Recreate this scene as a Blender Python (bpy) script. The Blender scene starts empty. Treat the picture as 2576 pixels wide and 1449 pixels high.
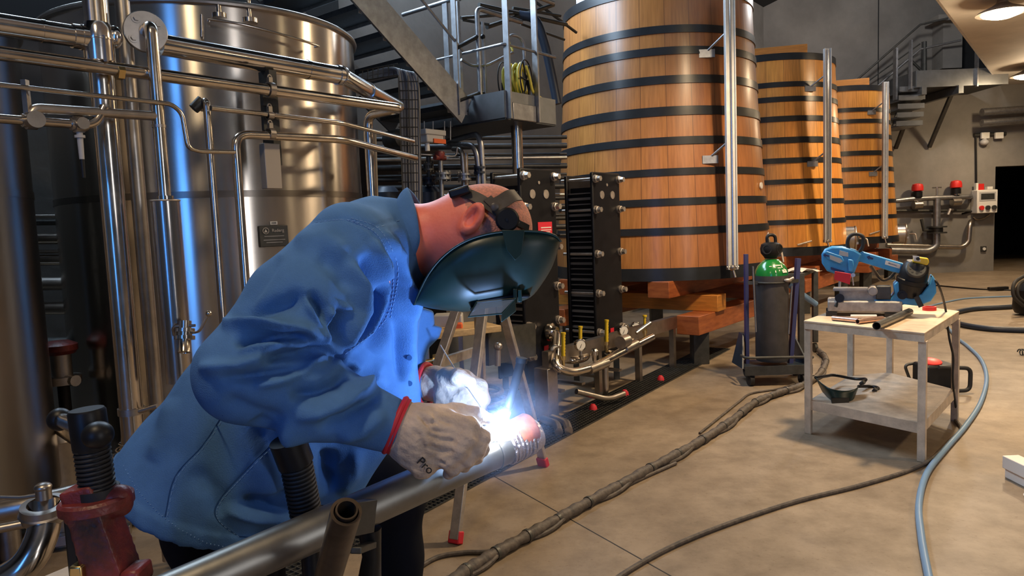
import bpy, math, random
import numpy as np
from mathutils import Vector, Matrix
random.seed(7); np.random.seed(7)
sc = bpy.context.scene
col = sc.collection
# ---------------------------------------------------------------- camera
IW, IH, FPX, CAMZ = 2576.0, 1449.0, 1800.0, 1.5
_u = np.array([-792.0, 20076.0, FPX]); _u /= np.linalg.norm(_u)      # world up, seen from the camera
_f = np.array([0, 0, -1.0]); _y = _f - _u * (_f @ _u); _y /= np.linalg.norm(_y)
_x = np.cross(_y, _u)
RC = np.array([_x, _y, _u])
CAM = np.array([0, 0, CAMZ])
cd = bpy.data.cameras.new('camera'); cam = bpy.data.objects.new('camera', cd); col.objects.link(cam)
cd.sensor_width = 36; cd.lens = FPX / IW * 36; cd.clip_start = 0.05; cd.clip_end = 200
cam.matrix_world = Matrix([list(RC[0]) + [0], list(RC[1]) + [0], list(RC[2]) + [CAMZ], [0, 0, 0, 1]])
sc.camera = cam
# ---------------------------------------------------------------- world, exposure, large lights
sc.view_settings.view_transform = 'Standard'; sc.view_settings.look = 'None'
sc.view_settings.gamma = 1; sc.view_settings.use_curve_mapping = False
sc.view_settings.exposure = 0.0
sc.cycles.use_denoising = True
sc.cycles.max_bounces = 7; sc.cycles.diffuse_bounces = 3; sc.cycles.glossy_bounces = 4
sc.cycles.caustics_reflective = False; sc.cycles.caustics_refractive = False
sc.cycles.sample_clamp_indirect = 4.0
w = bpy.data.worlds.new('world'); sc.world = w; w.use_nodes = True
w.node_tree.nodes['Background'].inputs[0].default_value = (0.62, 0.72, 0.9, 1)
w.node_tree.nodes['Background'].inputs[1].default_value = 0.075

def lamp(name, typ, loc, energy, color, size=0.3, sizey=None, aim=None, soft=0.1):
    ld = bpy.data.lights.new(name, typ); ld.energy = energy; ld.color = color
    if typ == 'AREA':
        ld.size = size
        if sizey: ld.shape = 'RECTANGLE'; ld.size_y = sizey
    else: ld.shadow_soft_size = soft
    o = bpy.data.objects.new(name, ld); col.objects.link(o); o.location = loc
    if aim is not None:
        o.rotation_euler = (Vector(aim) - Vector(loc)).to_track_quat('-Z', 'Y').to_euler()
    return o
WARM = (1.0, 0.74, 0.46)
AX = np.array([0.627, 0.779]); AN = np.array([0.779, -0.627])       # along the hall; towards its open side
LAMPZ = 4.0
LAMPS = [(6.5, 9.55), (10.2, 14.2), (2.8, 4.9), (-0.9, 0.25), (6.1, 2.3), (9.8, 6.95)]
for i, (x, y) in enumerate(LAMPS):
    o = lamp('slab_lamp_light', 'SPOT', (x, y, LAMPZ - 0.16), [440, 220, 600, 80, 260, 420][i], WARM, soft=0.13)
    o.data.spot_size = 2.75; o.data.spot_blend = 0.6
# daylight falling through the high windows over the tanks and through the gate behind the camera
lamp('window_daylight', 'AREA', (1.6, 9.0, 7.6), 45, (0.66, 0.82, 1.0), 3.2, 1.4, aim=(2.0, 4.5, 0))
lamp('gate_daylight', 'AREA', (3.4, -5.4, 2.6), 42, (0.06, 0.30, 1.0), .75, 3.8, aim=(-1.5, 4, 1.6))
lamp('front_gate_daylight', 'AREA', (1.3, -4.2, 2.1), 46, (1.0, 0.9, 0.84), 0.7, 3.4, aim=(-.6, 2.5, 1.6))
lamp('added_hall_light', 'POINT', (7.2, 12.4, 5.7), 230, (0.95, 0.92, 0.9), soft=.2)  # added source out of view, brightens the upper back wall
for x, y in LAMPS[:2]: lamp('lamp_spill', 'POINT', (x, y, LAMPZ - .2), 55, WARM, soft=.12)
lamp('arc_light', 'POINT', (0,0,0), 10, (0.30, 0.52, 1.0), soft=0.012)   # moved onto the arc below

# ---------------------------------------------------------------- picture <-> place helpers
def ray(px, py): return RC @ np.array([px - IW/2, -(py - IH/2), -FPX])
def at(px, py, Y):
    d = ray(px, py); return CAM + d * (Y / d[1])
def fl(px, py, z=0.0):
    d = ray(px, py); return CAM + d * ((z - CAMZ) / d[2])
def onp(px, py, p0, d=AX):
    """the point of the vertical plane through p0 (x, y) along d"""
    n = np.array([d[1], -d[0]]); r = ray(px, py)
    t = (n @ np.array(p0[:2])) / (n @ r[:2]); return CAM + r * t
def pj(P):
    c = (np.asarray(P) - CAM) @ RC
    return np.stack([IW/2 + FPX * c[..., 0] / -c[..., 2], IH/2 - FPX * c[..., 1] / -c[..., 2]], -1)

# ---------------------------------------------------------------- materials
def _mat(name):
    m = bpy.data.materials.new(name); m.use_nodes = True
    nt = m.node_tree; return m, nt, nt.nodes['Principled BSDF']
def mat(name, c, rough=0.5, metal=0.0, var=0.0, vs=6.0, bump=0.0, bs=60.0, aniso=0.0, coat=0.0, spec=None, emit=None, es=0, c2=None, stretch=None, alpha=1.0, trans=0.0, rv=0.0):
    m, nt, p = _mat(name); N = nt.nodes; L = nt.links
    p.inputs['Base Color'].default_value = (*c, 1); p.inputs['Roughness'].default_value = rough
    p.inputs['Metallic'].default_value = metal; p.inputs['Alpha'].default_value = alpha
    p.inputs['Transmission Weight'].default_value = trans
    if coat: p.inputs['Coat Weight'].default_value = coat; p.inputs['Coat Roughness'].default_value = 0.12
    if spec is not None: p.inputs['Specular IOR Level'].default_value = spec
    if emit: p.inputs['Emission Color'].default_value = (*emit, 1); p.inputs['Emission Strength'].default_value = es
    tc = N.new('ShaderNodeTexCoord'); mp = N.new('ShaderNodeMapping'); L.new(tc.outputs['Object'], mp.inputs[0])
    if stretch: mp.inputs['Scale'].default_value = stretch
    if var or rv:
        n = N.new('ShaderNodeTexNoise'); n.inputs['Scale'].default_value = vs; n.inputs['Detail'].default_value = 6
        n.inputs['Roughness'].default_value = 0.62
        L.new(mp.outputs[0], n.inputs[0])
        if var:
            r = N.new('ShaderNodeValToRGB'); r.color_ramp.elements[0].position = 0.32; r.color_ramp.elements[1].position = 0.68
            d = c2 if c2 else tuple(max(0, v * (1 - var)) for v in c)
            b = c if c2 else tuple(min(1, v * (1 + var * 0.5)) for v in c)
            r.color_ramp.elements[0].color = (*d, 1); r.color_ramp.elements[1].color = (*b, 1)
            L.new(n.outputs[0], r.inputs[0]); L.new(r.outputs[0], p.inputs['Base Color'])
        if rv:
            k = N.new('ShaderNodeMapRange'); k.inputs['To Min'].default_value = max(0.03, rough - rv); k.inputs['To Max'].default_value = rough + rv
            k.inputs['From Min'].default_value = 0.3; k.inputs['From Max'].default_value = 0.7
            L.new(n.outputs[0], k.inputs[0]); L.new(k.outputs[0], p.inputs['Roughness'])
    if bump:
        n2 = N.new('ShaderNodeTexNoise'); n2.inputs['Scale'].default_value = bs; n2.inputs['Detail'].default_value = 4
        L.new(mp.outputs[0], n2.inputs[0])
        bp = N.new('ShaderNodeBump'); bp.inputs['Strength'].default_value = bump; bp.inputs['Distance'].default_value = 0.01
        L.new(n2.outputs[0], bp.inputs['Height']); L.new(bp.outputs[0], p.inputs['Normal'])
    if aniso:
        p.inputs['Anisotropic'].default_value = aniso
        tg = N.new('ShaderNodeTangent'); tg.direction_type = 'RADIAL'; tg.axis = 'Z'; L.new(tg.outputs[0], p.inputs['Tangent']); p.inputs['Anisotropic Rotation'].default_value = 0.25
    return m
MT = {}
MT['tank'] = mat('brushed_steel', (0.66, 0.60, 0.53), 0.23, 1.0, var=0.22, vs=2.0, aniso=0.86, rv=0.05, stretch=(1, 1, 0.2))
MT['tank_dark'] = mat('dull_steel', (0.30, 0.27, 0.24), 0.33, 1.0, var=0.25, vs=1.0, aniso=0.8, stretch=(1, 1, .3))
MT['pipe'] = mat('polished_pipe_steel', (0.60, 0.54, 0.47), 0.2, 1.0, var=0.12, vs=9, rv=0.06)
MT['clad'] = mat('bright_cladding', (0.74, 0.71, 0.68), 0.16, 1.0, var=0.1, vs=6, rv=0.05)
MT['satin'] = mat('satin_steel', (0.46, 0.42, 0.38), 0.36, 1.0, var=0.2, vs=12)
MT['dullm'] = mat('galvanised_steel', (0.34, 0.34, 0.35), 0.42, 0.9, var=0.25, vs=14)
MT['alu'] = mat('worn_aluminium', (0.58, 0.52, 0.46), 0.42, 0.8, var=0.25, vs=18)
MT['galv'] = mat('pale_galvanised_channel', (0.66, 0.65, 0.63), 0.5, 0.35, var=0.12, vs=10)
MT['shadepipe'] = mat('shade_darkened_pipe', (0.05, 0.05, 0.052), 0.5, 0.5, var=0.3, vs=10)  # pipe steel with the platform's shade put into its colour
MT['stair'] = mat('grey_stair_steel', (0.24, 0.25, 0.26), 0.4, 0.8, var=0.2, vs=4)
MT['tread'] = mat('dark_grating', (0.055, 0.06, 0.065), 0.55, 0.5, var=0.3, vs=40)
MT['wall'] = mat('cast_concrete', (0.23, 0.215, 0.195), 0.78, var=0.28, vs=0.9, bump=0.15, bs=14)
MT['slab'] = mat('slab_concrete', (0.55, 0.51, 0.46), 0.72, var=0.18, vs=1.2, bump=0.1, bs=9)
MT['black'] = mat('black_paint', (0.009, 0.009, 0.010), 0.42, var=0.2, vs=30, spec=.3)
MT['roof'] = mat('dark_roof', (0.01, 0.011, 0.012), 0.8)
MT['hx'] = mat('heat_exchanger_black', (0.008, 0.008, 0.010), 0.4, var=0.3, vs=8, spec=.25)
MT['hxpack'] = mat('plate_pack_dark', (0.42, 0.42, 0.44), 0.28, 0.9)
MT['hoop'] = mat('hoop_black', (0.02, 0.021, 0.023), 0.3, 0.0, var=0.3, vs=5, spec=.4)
MT['beam'] = mat('red_timber', (0.42, 0.125, 0.035), 0.5, var=0.4, vs=5, stretch=(1, 1, 5), c2=(0.24, 0.06, 0.018))
MT['beam2'] = mat('orange_timber', (0.55, 0.22, 0.04), 0.5, var=0.3, vs=5, stretch=(1, 1, 8))
MT['fabric'] = mat('blue_work_cotton', (0.085, 0.20, 0.42), 0.88, var=0.22, vs=7, bump=0.25, bs=420, spec=0.15)
MT['seam'] = mat('stitched_seam_blue', (0.03, 0.08, 0.2), 0.9, spec=0.1)
MT['stitch'] = mat('light_blue_thread', (0.2, 0.36, 0.62), 0.8)
MT['trouser'] = mat('black_trousers', (0.006, 0.007, 0.012), 0.9, spec=0.1)
MT['skin'] = mat('reddened_skin', (1.0, 0.25, 0.15), 0.5, var=0.22, vs=28, bump=0.06, bs=160, c2=(0.90, 0.19, 0.115))
MT['stubble'] = mat('cropped_hair', (0.88, 0.33, 0.2), 0.75, var=0.4, vs=170, c2=(0.52, 0.22, 0.14), bump=0.4, bs=320)
MT['skin'].node_tree.nodes['Principled BSDF'].inputs['Subsurface Weight'].default_value = 0.12
MT['skin'].node_tree.nodes['Principled BSDF'].inputs['Subsurface Radius'].default_value = (0.01, 0.004, 0.002)
MT['mask'] = mat('dark_green_mask_shell', (0.006, 0.024, 0.020), 0.40, var=0.25, vs=10, rv=0.05, spec=.4)
MT['strap'] = mat('worn_grey_strap', (0.085, 0.07, 0.055), 0.45, var=0.3, vs=30)
MT['lens'] = mat('flip_lens', (0.20, 0.27, 0.36), 0.15, 0.0, alpha=0.55)
MT['glove'] = mat('tan_glove_leather', (0.60, 0.47, 0.36), 0.85, var=0.22, vs=22, bump=0.5, bs=60, spec=0.2)
MT['redtrim'] = mat('red_trim', (0.52, 0.015, 0.03), 0.6)
MT['floor'] = None
MT['rubber'] = mat('black_rubber', (0.014, 0.013, 0.013), 0.6)
MT['cable'] = mat('taped_cable', (0.12, 0.095, 0.075), 0.65, var=0.5, vs=30, c2=(0.045, 0.038, 0.035), bump=0.5, bs=30)
MT['hoseblue'] = mat('pale_blue_hose', (0.155, 0.27, 0.43), 0.4)
MT['hosedark'] = mat('dark_blue_hose', (0.014, 0.022, 0.040), 0.45)
MT['sawblue'] = mat('saw_blue_paint', (0.055, 0.29, 0.60), 0.35, var=0.15, vs=12)
MT['castgrey'] = mat('cast_iron_grey', (0.36, 0.33, 0.30), 0.5, 0.3, var=0.3, vs=20)
MT['white'] = mat('white_label', (0.75, 0.73, 0.68), 0.5)
MT['yellow'] = mat('yellow_plastic', (0.72, 0.5, 0.02), 0.35)
MT['hoseyellow'] = mat('yellow_hose', (0.62, 0.52, 0.07), 0.45)
MT['red'] = mat('bright_red_plastic', (0.65, 0.025, 0.02), 0.4)
MT['redsign'] = mat('red_sign', (0.6, 0.02, 0.04), 0.5)
MT['orange'] = mat('orange_plastic', (0.75, 0.13, 0.03), 0.45)
MT['green'] = mat('cylinder_green', (0.01, 0.17, 0.03), 0.22, coat=0.6)
MT['cyl'] = mat('cylinder_grey', (0.055, 0.05, 0.05), 0.5, var=0.3, vs=10)
MT['trolley'] = mat('trolley_blue_black', (0.02, 0.035, 0.055), 0.45, var=0.3, vs=10)
MT['navy'] = mat('navy_paint', (0.03, 0.035, 0.12), 0.45)
MT['bench'] = mat('chipped_cream_paint', (0.62, 0.51, 0.39), 0.6, var=0.3, vs=9, bump=0.1, bs=40)
MT['benchtop'] = mat('stained_plywood', (0.76, 0.60, 0.42), 0.6, var=0.35, vs=3.5, c2=(0.42, 0.31, 0.21))
MT['plank'] = mat('bare_wood', (0.55, 0.38, 0.19), 0.6, var=0.3, vs=6, stretch=(1, 6, 6))
MT['darkmetal'] = mat('dark_grey_metal', (0.075, 0.075, 0.07), 0.5, 0.6, var=0.3, vs=12)
MT['vicered'] = mat('worn_red_paint', (0.26, 0.035, 0.03), 0.42, var=0.7, vs=13, c2=(0.03, 0.012, 0.011), bump=0.3, bs=50)
MT['brown'] = mat('oily_brown_tube', (0.13, 0.095, 0.065), 0.38, 0.75, var=0.5, vs=14)
MT['weldpipe'] = mat('grey_steel_tube', (0.25, 0.24, 0.215), 0.38, 0.85, var=0.15, vs=20, rv=0.05)
MT['hot'] = mat('copper_orange_cap', (0.62, 0.17, 0.08), 0.55, var=0.3, vs=60)
MT['foil'] = mat('crinkled_foil', (0.55, 0.5, 0.52), 0.3, 0.9, bump=0.8, bs=90)
MT['copper'] = mat('copper_tube', (0.72, 0.46, 0.36), 0.3, 0.9, var=0.15, vs=20)
MT['brass'] = mat('brass', (0.68, 0.5, 0.22), 0.3, 1.0)
MT['arc'] = mat('arc_plasma', (1, 1, 1), 0.5, emit=(0.80, 0.88, 1.0), es=40)
MT['lampglow'] = mat('lamp_glass', (1, 0.9, 0.7), 0.5, emit=(1.0, 0.80, 0.50), es=30)
MT['winglow'] = mat('daylight_pane', (0.6, 0.7, 0.9), 0.2, emit=(0.62, 0.80, 1.0), es=2.2)
MT['winblue'] = mat('deep_blue_daylight_pane', (0.2, 0.4, 0.9), 0.2, emit=(0.10, 0.36, 1.0), es=1.6)
MT['paper'] = mat('crumpled_paper', (0.78, 0.7, 0.62), 0.8)
MT['dark'] = mat('unlit_opening', (0.012, 0.013, 0.015), 0.6)
MT['plastic'] = mat('grey_plastic_case', (0.45, 0.44, 0.43), 0.45)
MT['beige'] = mat('beige_cover_plate', (0.42, 0.37, 0.31), 0.45, 0.3)
MT['cabler'] = mat('grey_cable_jacket', (0.2, 0.2, 0.21), 0.5)
MT['acrylic'] = mat('clear_sleeve', (0.62, 0.58, 0.54), 0.2, 1.0, alpha=0.55)

def floor_mat():
    m, nt, p = _mat('polished_concrete_floor'); N = nt.nodes; L = nt.links
    tc = N.new('ShaderNodeTexCoord')
    def noise(s, d, r=.6):
        n = N.new('ShaderNodeTexNoise'); n.inputs['Scale'].default_value = s; n.inputs['Detail'].default_value = d; n.inputs['Roughness'].default_value = r
        L.new(tc.outputs['Object'], n.inputs[0]); return n
    def ramp(n, a, ca, b, cb):
        r = N.new('ShaderNodeValToRGB'); e = r.color_ramp.elements; e[0].position = a; e[1].position = b
        e[0].color = (*ca, 1); e[1].color = (*cb, 1); L.new(n.outputs[0], r.inputs[0]); return r
    a = ramp(noise(0.9, 7), .33, (0.215, 0.165, 0.115), .66, (0.335, 0.265, 0.19))
    b = ramp(noise(4.5, 8, .7), .36, (0.72, 0.70, 0.68), .6, (1.04, 1.03, 1.02))
    c = ramp(noise(38, 4), .60, (1, 1, 1), .72, (0.78, 0.74, 0.7))
    x = N.new('ShaderNodeMix'); x.data_type = 'RGBA'; x.blend_type = 'MULTIPLY'; x.inputs[0].default_value = 1
    L.new(a.outputs[0], x.inputs[6]); L.new(b.outputs[0], x.inputs[7])
    y = N.new('ShaderNodeMix'); y.data_type = 'RGBA'; y.blend_type = 'MULTIPLY'; y.inputs[0].default_value = 1
    L.new(x.outputs[2], y.inputs[6]); L.new(c.outputs[0], y.inputs[7]); L.new(y.outputs[2], p.inputs['Base Color'])
    k = N.new('ShaderNodeMapRange'); k.inputs['To Min'].default_value = .38; k.inputs['To Max'].default_value = .62
    L.new(noise(3, 5).outputs[0], k.inputs[0]); L.new(k.outputs[0], p.inputs['Roughness'])
    p.inputs['Specular IOR Level'].default_value = 0.35
    bp = N.new('ShaderNodeBump'); bp.inputs['Strength'].default_value = 0.08; bp.inputs['Distance'].default_value = .01
    L.new(noise(24, 5).outputs[0], bp.inputs['Height']); L.new(bp.outputs[0], p.inputs['Normal'])
    return m
MT['floor'] = floor_mat()

def stave_mat(name, base, dark, seed, n=34):
    """oak staves told apart by their angle round the vat"""
    m, nt, p = _mat(name); N = nt.nodes; L = nt.links
    tc = N.new('ShaderNodeTexCoord'); sp = N.new('ShaderNodeSeparateXYZ'); L.new(tc.outputs['Object'], sp.inputs[0])
    def mth(op, a, b=None):
        q = N.new('ShaderNodeMath'); q.operation = op
        for i, v in enumerate((a, b)):
            if v is None: continue
            if isinstance(v, (int, float)): q.inputs[i].default_value = v
            else: L.new(v, q.inputs[i])
        return q.outputs[0]
    an = mth('ARCTAN2', sp.outputs[1], sp.outputs[0]); s = mth('MULTIPLY', an, n / (2 * math.pi)); s = mth('ADD', s, seed)
    fr = mth('FRACT', s); idx = mth('FLOOR', s)
    wn = N.new('ShaderNodeTexWhiteNoise'); wn.noise_dimensions = '1D'; L.new(idx, wn.inputs['W'])
    r = N.new('ShaderNodeValToRGB'); e = r.color_ramp.elements
    e[0].color = (*dark, 1); e[1].color = (*base, 1); e[0].position = 0.0; e[1].position = 0.75
    L.new(wn.outputs['Value'], r.inputs[0])
    mp = N.new('ShaderNodeMapping'); mp.inputs['Scale'].default_value = (9, 9, 0.5); L.new(tc.outputs['Object'], mp.inputs[0])
    nn = N.new('ShaderNodeTexNoise'); nn.inputs['Scale'].default_value = 5; nn.inputs['Detail'].default_value = 8; L.new(mp.outputs[0], nn.inputs[0])
    gr = N.new('ShaderNodeValToRGB'); g = gr.color_ramp.elements; g[0].position = .3; g[1].position = .65
    g[0].color = (.76, .72, .68, 1); g[1].color = (1.04, 1.04, 1.04, 1); L.new(nn.outputs[0], gr.inputs[0])
    x = N.new('ShaderNodeMix'); x.data_type = 'RGBA'; x.blend_type = 'MULTIPLY'; x.inputs[0].default_value = 1
    L.new(r.outputs[0], x.inputs[6]); L.new(gr.outputs[0], x.inputs[7])
    j = mth('MINIMUM', fr, mth('SUBTRACT', 1.0, fr)); jl = mth('LESS_THAN', j, 0.012)
    y = N.new('ShaderNodeMix'); y.data_type = 'RGBA'; L.new(jl, y.inputs[0]); L.new(x.outputs[2], y.inputs[6]); y.inputs[7].default_value = (*[v * .45 for v in dark], 1)
    L.new(y.outputs[2], p.inputs['Base Color'])
    p.inputs['Roughness'].default_value = 0.36; p.inputs['Coat Weight'].default_value = 0.35; p.inputs['Coat Roughness'].default_value = 0.22
    return m

# ---------------------------------------------------------------- mesh builder
def nrm(v): v = np.asarray(v, float); return v / (np.linalg.norm(v) + 1e-12)
def frame(d, up=None):
    d = nrm(d); a = np.array([0, 0, 1.0]) if up is None else nrm(up)
    if abs(a @ d) > 0.98: a = np.array([1.0, 0, 0])
    x = nrm(np.cross(a, d)); y = np.cross(d, x); return x, y, d
def rotz(p, a): c, s = math.cos(a), math.sin(a); return np.array([p[0]*c - p[1]*s, p[0]*s + p[1]*c, p[2]])
class MB:
    def __init__(s): s.v = []; s.f = []; s.m = []; s.mi = 0
    def add(s, vs, fs):
        n = len(s.v); s.v += [tuple(map(float, q)) for q in vs]
        for f in fs: s.f.append(tuple(i + n for i in f)); s.m.append(s.mi)
        return s
    def box(s, c, size, x=None, y=None, z=None):
        x = np.array([1., 0, 0]) if x is None else nrm(x); 
        y = np.array([0, 1., 0]) if y is None else nrm(y); z = np.cross(x, y) if z is None else nrm(z)
        c = np.asarray(c, float); h = np.asarray(size, float) / 2
        P = [c + x*h[0]*i + y*h[1]*j + z*h[2]*k for k in (-1, 1) for j in (-1, 1) for i in (-1, 1)]
        return s.add(P, [(0, 2, 3, 1), (4, 5, 7, 6), (0, 1, 5, 4), (2, 6, 7, 3), (0, 4, 6, 2), (1, 3, 7, 5)])
    def abox(s, c, size, up=None):
        """a box on the hall's own axes: along, across, up"""
        return s.box(c, size, (*AX, 0), (-AN[0], -AN[1], 0), (0, 0, 1))
    def beam(s, a, b, wd, ht, up=(0, 0, 1)):
        a = np.asarray(a, float); b = np.asarray(b, float); x, y, d = frame(b - a, up)
        return s.box((a + b)/2, (wd, ht, np.linalg.norm(b - a)), x, y, d)
    def cyl(s, a, b, r, r2=None, n=24, caps=True, hole=None):
        return s.lathe([(0, r), (np.linalg.norm(np.subtract(b, a)), r if r2 is None else r2)], a, np.subtract(b, a), n, caps)
    def lathe(s, prof, o, d, n=32, caps=True, closed=False, up=None):
        x, y, d = frame(d, up); o = np.asarray(o, float); P = []; F = []
        for (h, r) in prof:
            for i in range(n):
                t = 2*math.pi*i/n; P.append(o + d*h + (x*math.cos(t) + y*math.sin(t))*r)
        k = len(prof)
        for j in range(k - 1 if not closed else k):
            a = j*n; b = ((j + 1) % k)*n
            for i in range(n): F.append((a + i, a + (i+1) % n, b + (i+1) % n, b + i))
        if caps and not closed:
            if prof[0][1] > 1e-5: F.append(tuple(range(n - 1, -1, -1)))
            if prof[-1][1] > 1e-5: F.append(tuple((k-1)*n + i for i in range(n)))
        return s.add(P, F)
    def pipe(s, a, b, r, t, n=28):
        """an open-ended tube with wall t"""
        L = np.linalg.norm(np.subtract(b, a)); return s.lathe([(0, r), (L, r), (L, r - t), (0, r - t)], a, np.subtract(b, a), n, False, True)
    def tube(s, pts, r, n=12, caps=True, bend=None, segs=6):
        pts = [np.asarray(p, float) for p in pts]
        rs = list(r) if isinstance(r, (list, tuple)) else None
        if bend:
            out = [pts[0]]
            for i in range(1, len(pts) - 1):
                p = pts[i]; a = pts[i-1] - p; b = pts[i+1] - p; la, lb = np.linalg.norm(a), np.linalg.norm(b)
                q = min(bend, la*.48, lb*.48); A = p + a/la*q; B = p + b/lb*q
                for k in range(segs + 1):
                    t = k/segs; out.append((1-t)**2*A + 2*t*(1-t)*p + t*t*B)
            out.append(pts[-1]); pts = out
        P = []; F = []; m = len(pts); T = []
        for i in range(m): T.append(nrm(pts[min(i+1, m-1)] - pts[max(i-1, 0)]))
        x, y, _ = frame(T[0])
        for i in range(m):
            x = nrm(x - T[i]*(x @ T[i])); y = np.cross(T[i], x)
            rr = rs[i] if rs else r
            for k in range(n):
                t = 2*math.pi*k/n; P.append(pts[i] + (x*math.cos(t) + y*math.sin(t))*rr)
        for i in range(m - 1):
            for k in range(n): F.append((i*n + k, i*n + (k+1) % n, (i+1)*n + (k+1) % n, (i+1)*n + k))
        if caps: F.append(tuple(range(n - 1, -1, -1))); F.append(tuple((m-1)*n + k for k in range(n)))
        return s.add(P, F)
    def torus(s, c, d, R, r, n=32, m=10, a0=0, a1=2*math.pi):
        x, y, d = frame(d); full = abs(a1 - a0 - 2*math.pi) < 1e-6; k = n if full else n + 1
        pts = [np.asarray(c) + (x*math.cos(a0 + (a1-a0)*i/n) + y*math.sin(a0 + (a1-a0)*i/n))*R for i in range(k)]
        if not full: return s.tube(pts, r, m)
        P = []; F = []
        for i in range(n):
            t = 2*math.pi*i/n; e = x*math.cos(t) + y*math.sin(t)
            for j in range(m):
                u = 2*math.pi*j/m; P.append(np.asarray(c) + e*(R + r*math.cos(u)) + d*r*math.sin(u))
        for i in range(n):
            for j in range(m): F.append((i*m + j, ((i+1) % n)*m + j, ((i+1) % n)*m + (j+1) % m, i*m + (j+1) % m))
        return s.add(P, F)
    def ball(s, c, r, n=20, m=12, ax=None):
        r = (r, r, r) if np.isscalar(r) else r; X = np.eye(3) if ax is None else np.array([nrm(a) for a in ax])
        P = []; F = []
        for j in range(m + 1):
            p = math.pi*j/m
            for i in range(n):
                t = 2*math.pi*i/n; q = np.array([math.sin(p)*math.cos(t)*r[0], math.sin(p)*math.sin(t)*r[1], math.cos(p)*r[2]])
                P.append(np.asarray(c) + q @ X)
        for j in range(m):
            for i in range(n): F.append((j*n + i, (j+1)*n + i, (j+1)*n + (i+1) % n, j*n + (i+1) % n))
        return s.add(P, F)
    def prism(s, poly, ext):
        poly = [np.asarray(p, float) for p in poly]; n = len(poly); e = np.asarray(ext, float)
        F = [tuple(range(n - 1, -1, -1)), tuple(range(n, 2*n))] + [(i, (i+1) % n, n + (i+1) % n, n + i) for i in range(n)]
        return s.add(poly + [p + e for p in poly], F)
    def helix(s, a, b, R, pitch, r, m=8, per=18):
        x, y, d = frame(np.subtract(b, a)); L = np.linalg.norm(np.subtract(b, a)); N = int(L/pitch*per)
        return s.tube([np.asarray(a) + d*L*i/N + (x*math.cos(2*math.pi*i/per) + y*math.sin(2*math.pi*i/per))*R for i in range(N + 1)], r, m)
    def build(s, name, mats, parent=None, bevel=0, angle=35, origin=None, subsurf=0, flat=False):
        me = bpy.data.meshes.new(name); V = np.array(s.v)
        if parent is not None: o0 = np.array(WORLD[parent.name])
        elif origin is not None: o0 = np.asarray(origin, float)
        else: lo, hi = V.min(0), V.max(0); o0 = np.array([(lo[0]+hi[0])/2, (lo[1]+hi[1])/2, lo[2]])
        me.from_pydata((V - o0).tolist(), [], s.f); me.update()
        mats = mats if isinstance(mats, (list, tuple)) else [mats]
        for k in mats: me.materials.append(MT[k] if isinstance(k, str) else k)
        if max(s.m or [0]): me.polygons.foreach_set('material_index', s.m)
        bmf = bpy.data.meshes  # normals made consistent
        import bmesh
        b = bmesh.new(); b.from_mesh(me); bmesh.ops.recalc_face_normals(b, faces=b.faces); b.to_mesh(me); b.free()
        if not flat:
            me.shade_smooth(); me.set_sharp_from_angle(angle=math.radians(angle))
        o = bpy.data.objects.new(name, me); col.objects.link(o)
        if parent is not None: o.parent = parent; WORLD[o.name] = o0
        else: o.location = o0; WORLD[o.name] = o0
        if bevel:
            q = o.modifiers.new('edge', 'BEVEL'); q.width = bevel; q.segments = 2; q.limit_method = 'ANGLE'; q.angle_limit = math.radians(40); q.harden_normals = False
        if subsurf:
            q = o.modifiers.new('smooth', 'SUBSURF'); q.levels = subsurf; q.render_levels = subsurf
        return o
WORLD = {}
def tag(o, label, cat, group=None, kind=None):
    o['label'] = label; o['category'] = cat
    if group: o['group'] = group
    if kind: o['kind'] = kind
    return o
def thing(name, label, cat, loc, group=None, kind=None):
    o = bpy.data.objects.new(name, None); col.objects.link(o); o.location = tuple(map(float, loc)); o.empty_display_size = .1
    WORLD[o.name] = np.array(loc, float); return tag(o, label, cat, group, kind)
def struct(o, label=None):
    o['kind'] = 'structure'
    if label: o['label'] = label
    return o
def copy_tree(o, delta):
    """a copy of a thing with copies of its parts and sub-parts, moved by delta"""
    r = o.copy(); col.objects.link(r); r.location = Vector(o.location) + Vector(tuple(map(float, delta)))
    WORLD[r.name] = WORLD[o.name] + np.asarray(delta, float)
    for c in list(o.children):
        k = c.copy(); col.objects.link(k); k.parent = r
        for g in list(c.children):
            h = g.copy(); col.objects.link(h); h.parent = k
    return r
def A3(p2, z): return np.array([p2[0], p2[1], z])
ax3 = np.array([*AX, 0.0]); an3 = np.array([*AN, 0.0]); up3 = np.array([0, 0, 1.0])
def smooth_path(pts, k=8):
    """Catmull-Rom through points"""
    P = [np.asarray(p, float) for p in pts]; P = [2*P[0] - P[1]] + P + [2*P[-1] - P[-2]]; out = []
    for i in range(1, len(P) - 2):
        for j in range(k):
            t = j/k; a, b, c, d = P[i-1], P[i], P[i+1], P[i+2]
            out.append(.5*((2*b) + (c - a)*t + (2*a - 5*b + 4*c - d)*t*t + (3*b - a - 3*c + d)*t**3))
    out.append(P[-2]); return out
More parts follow.
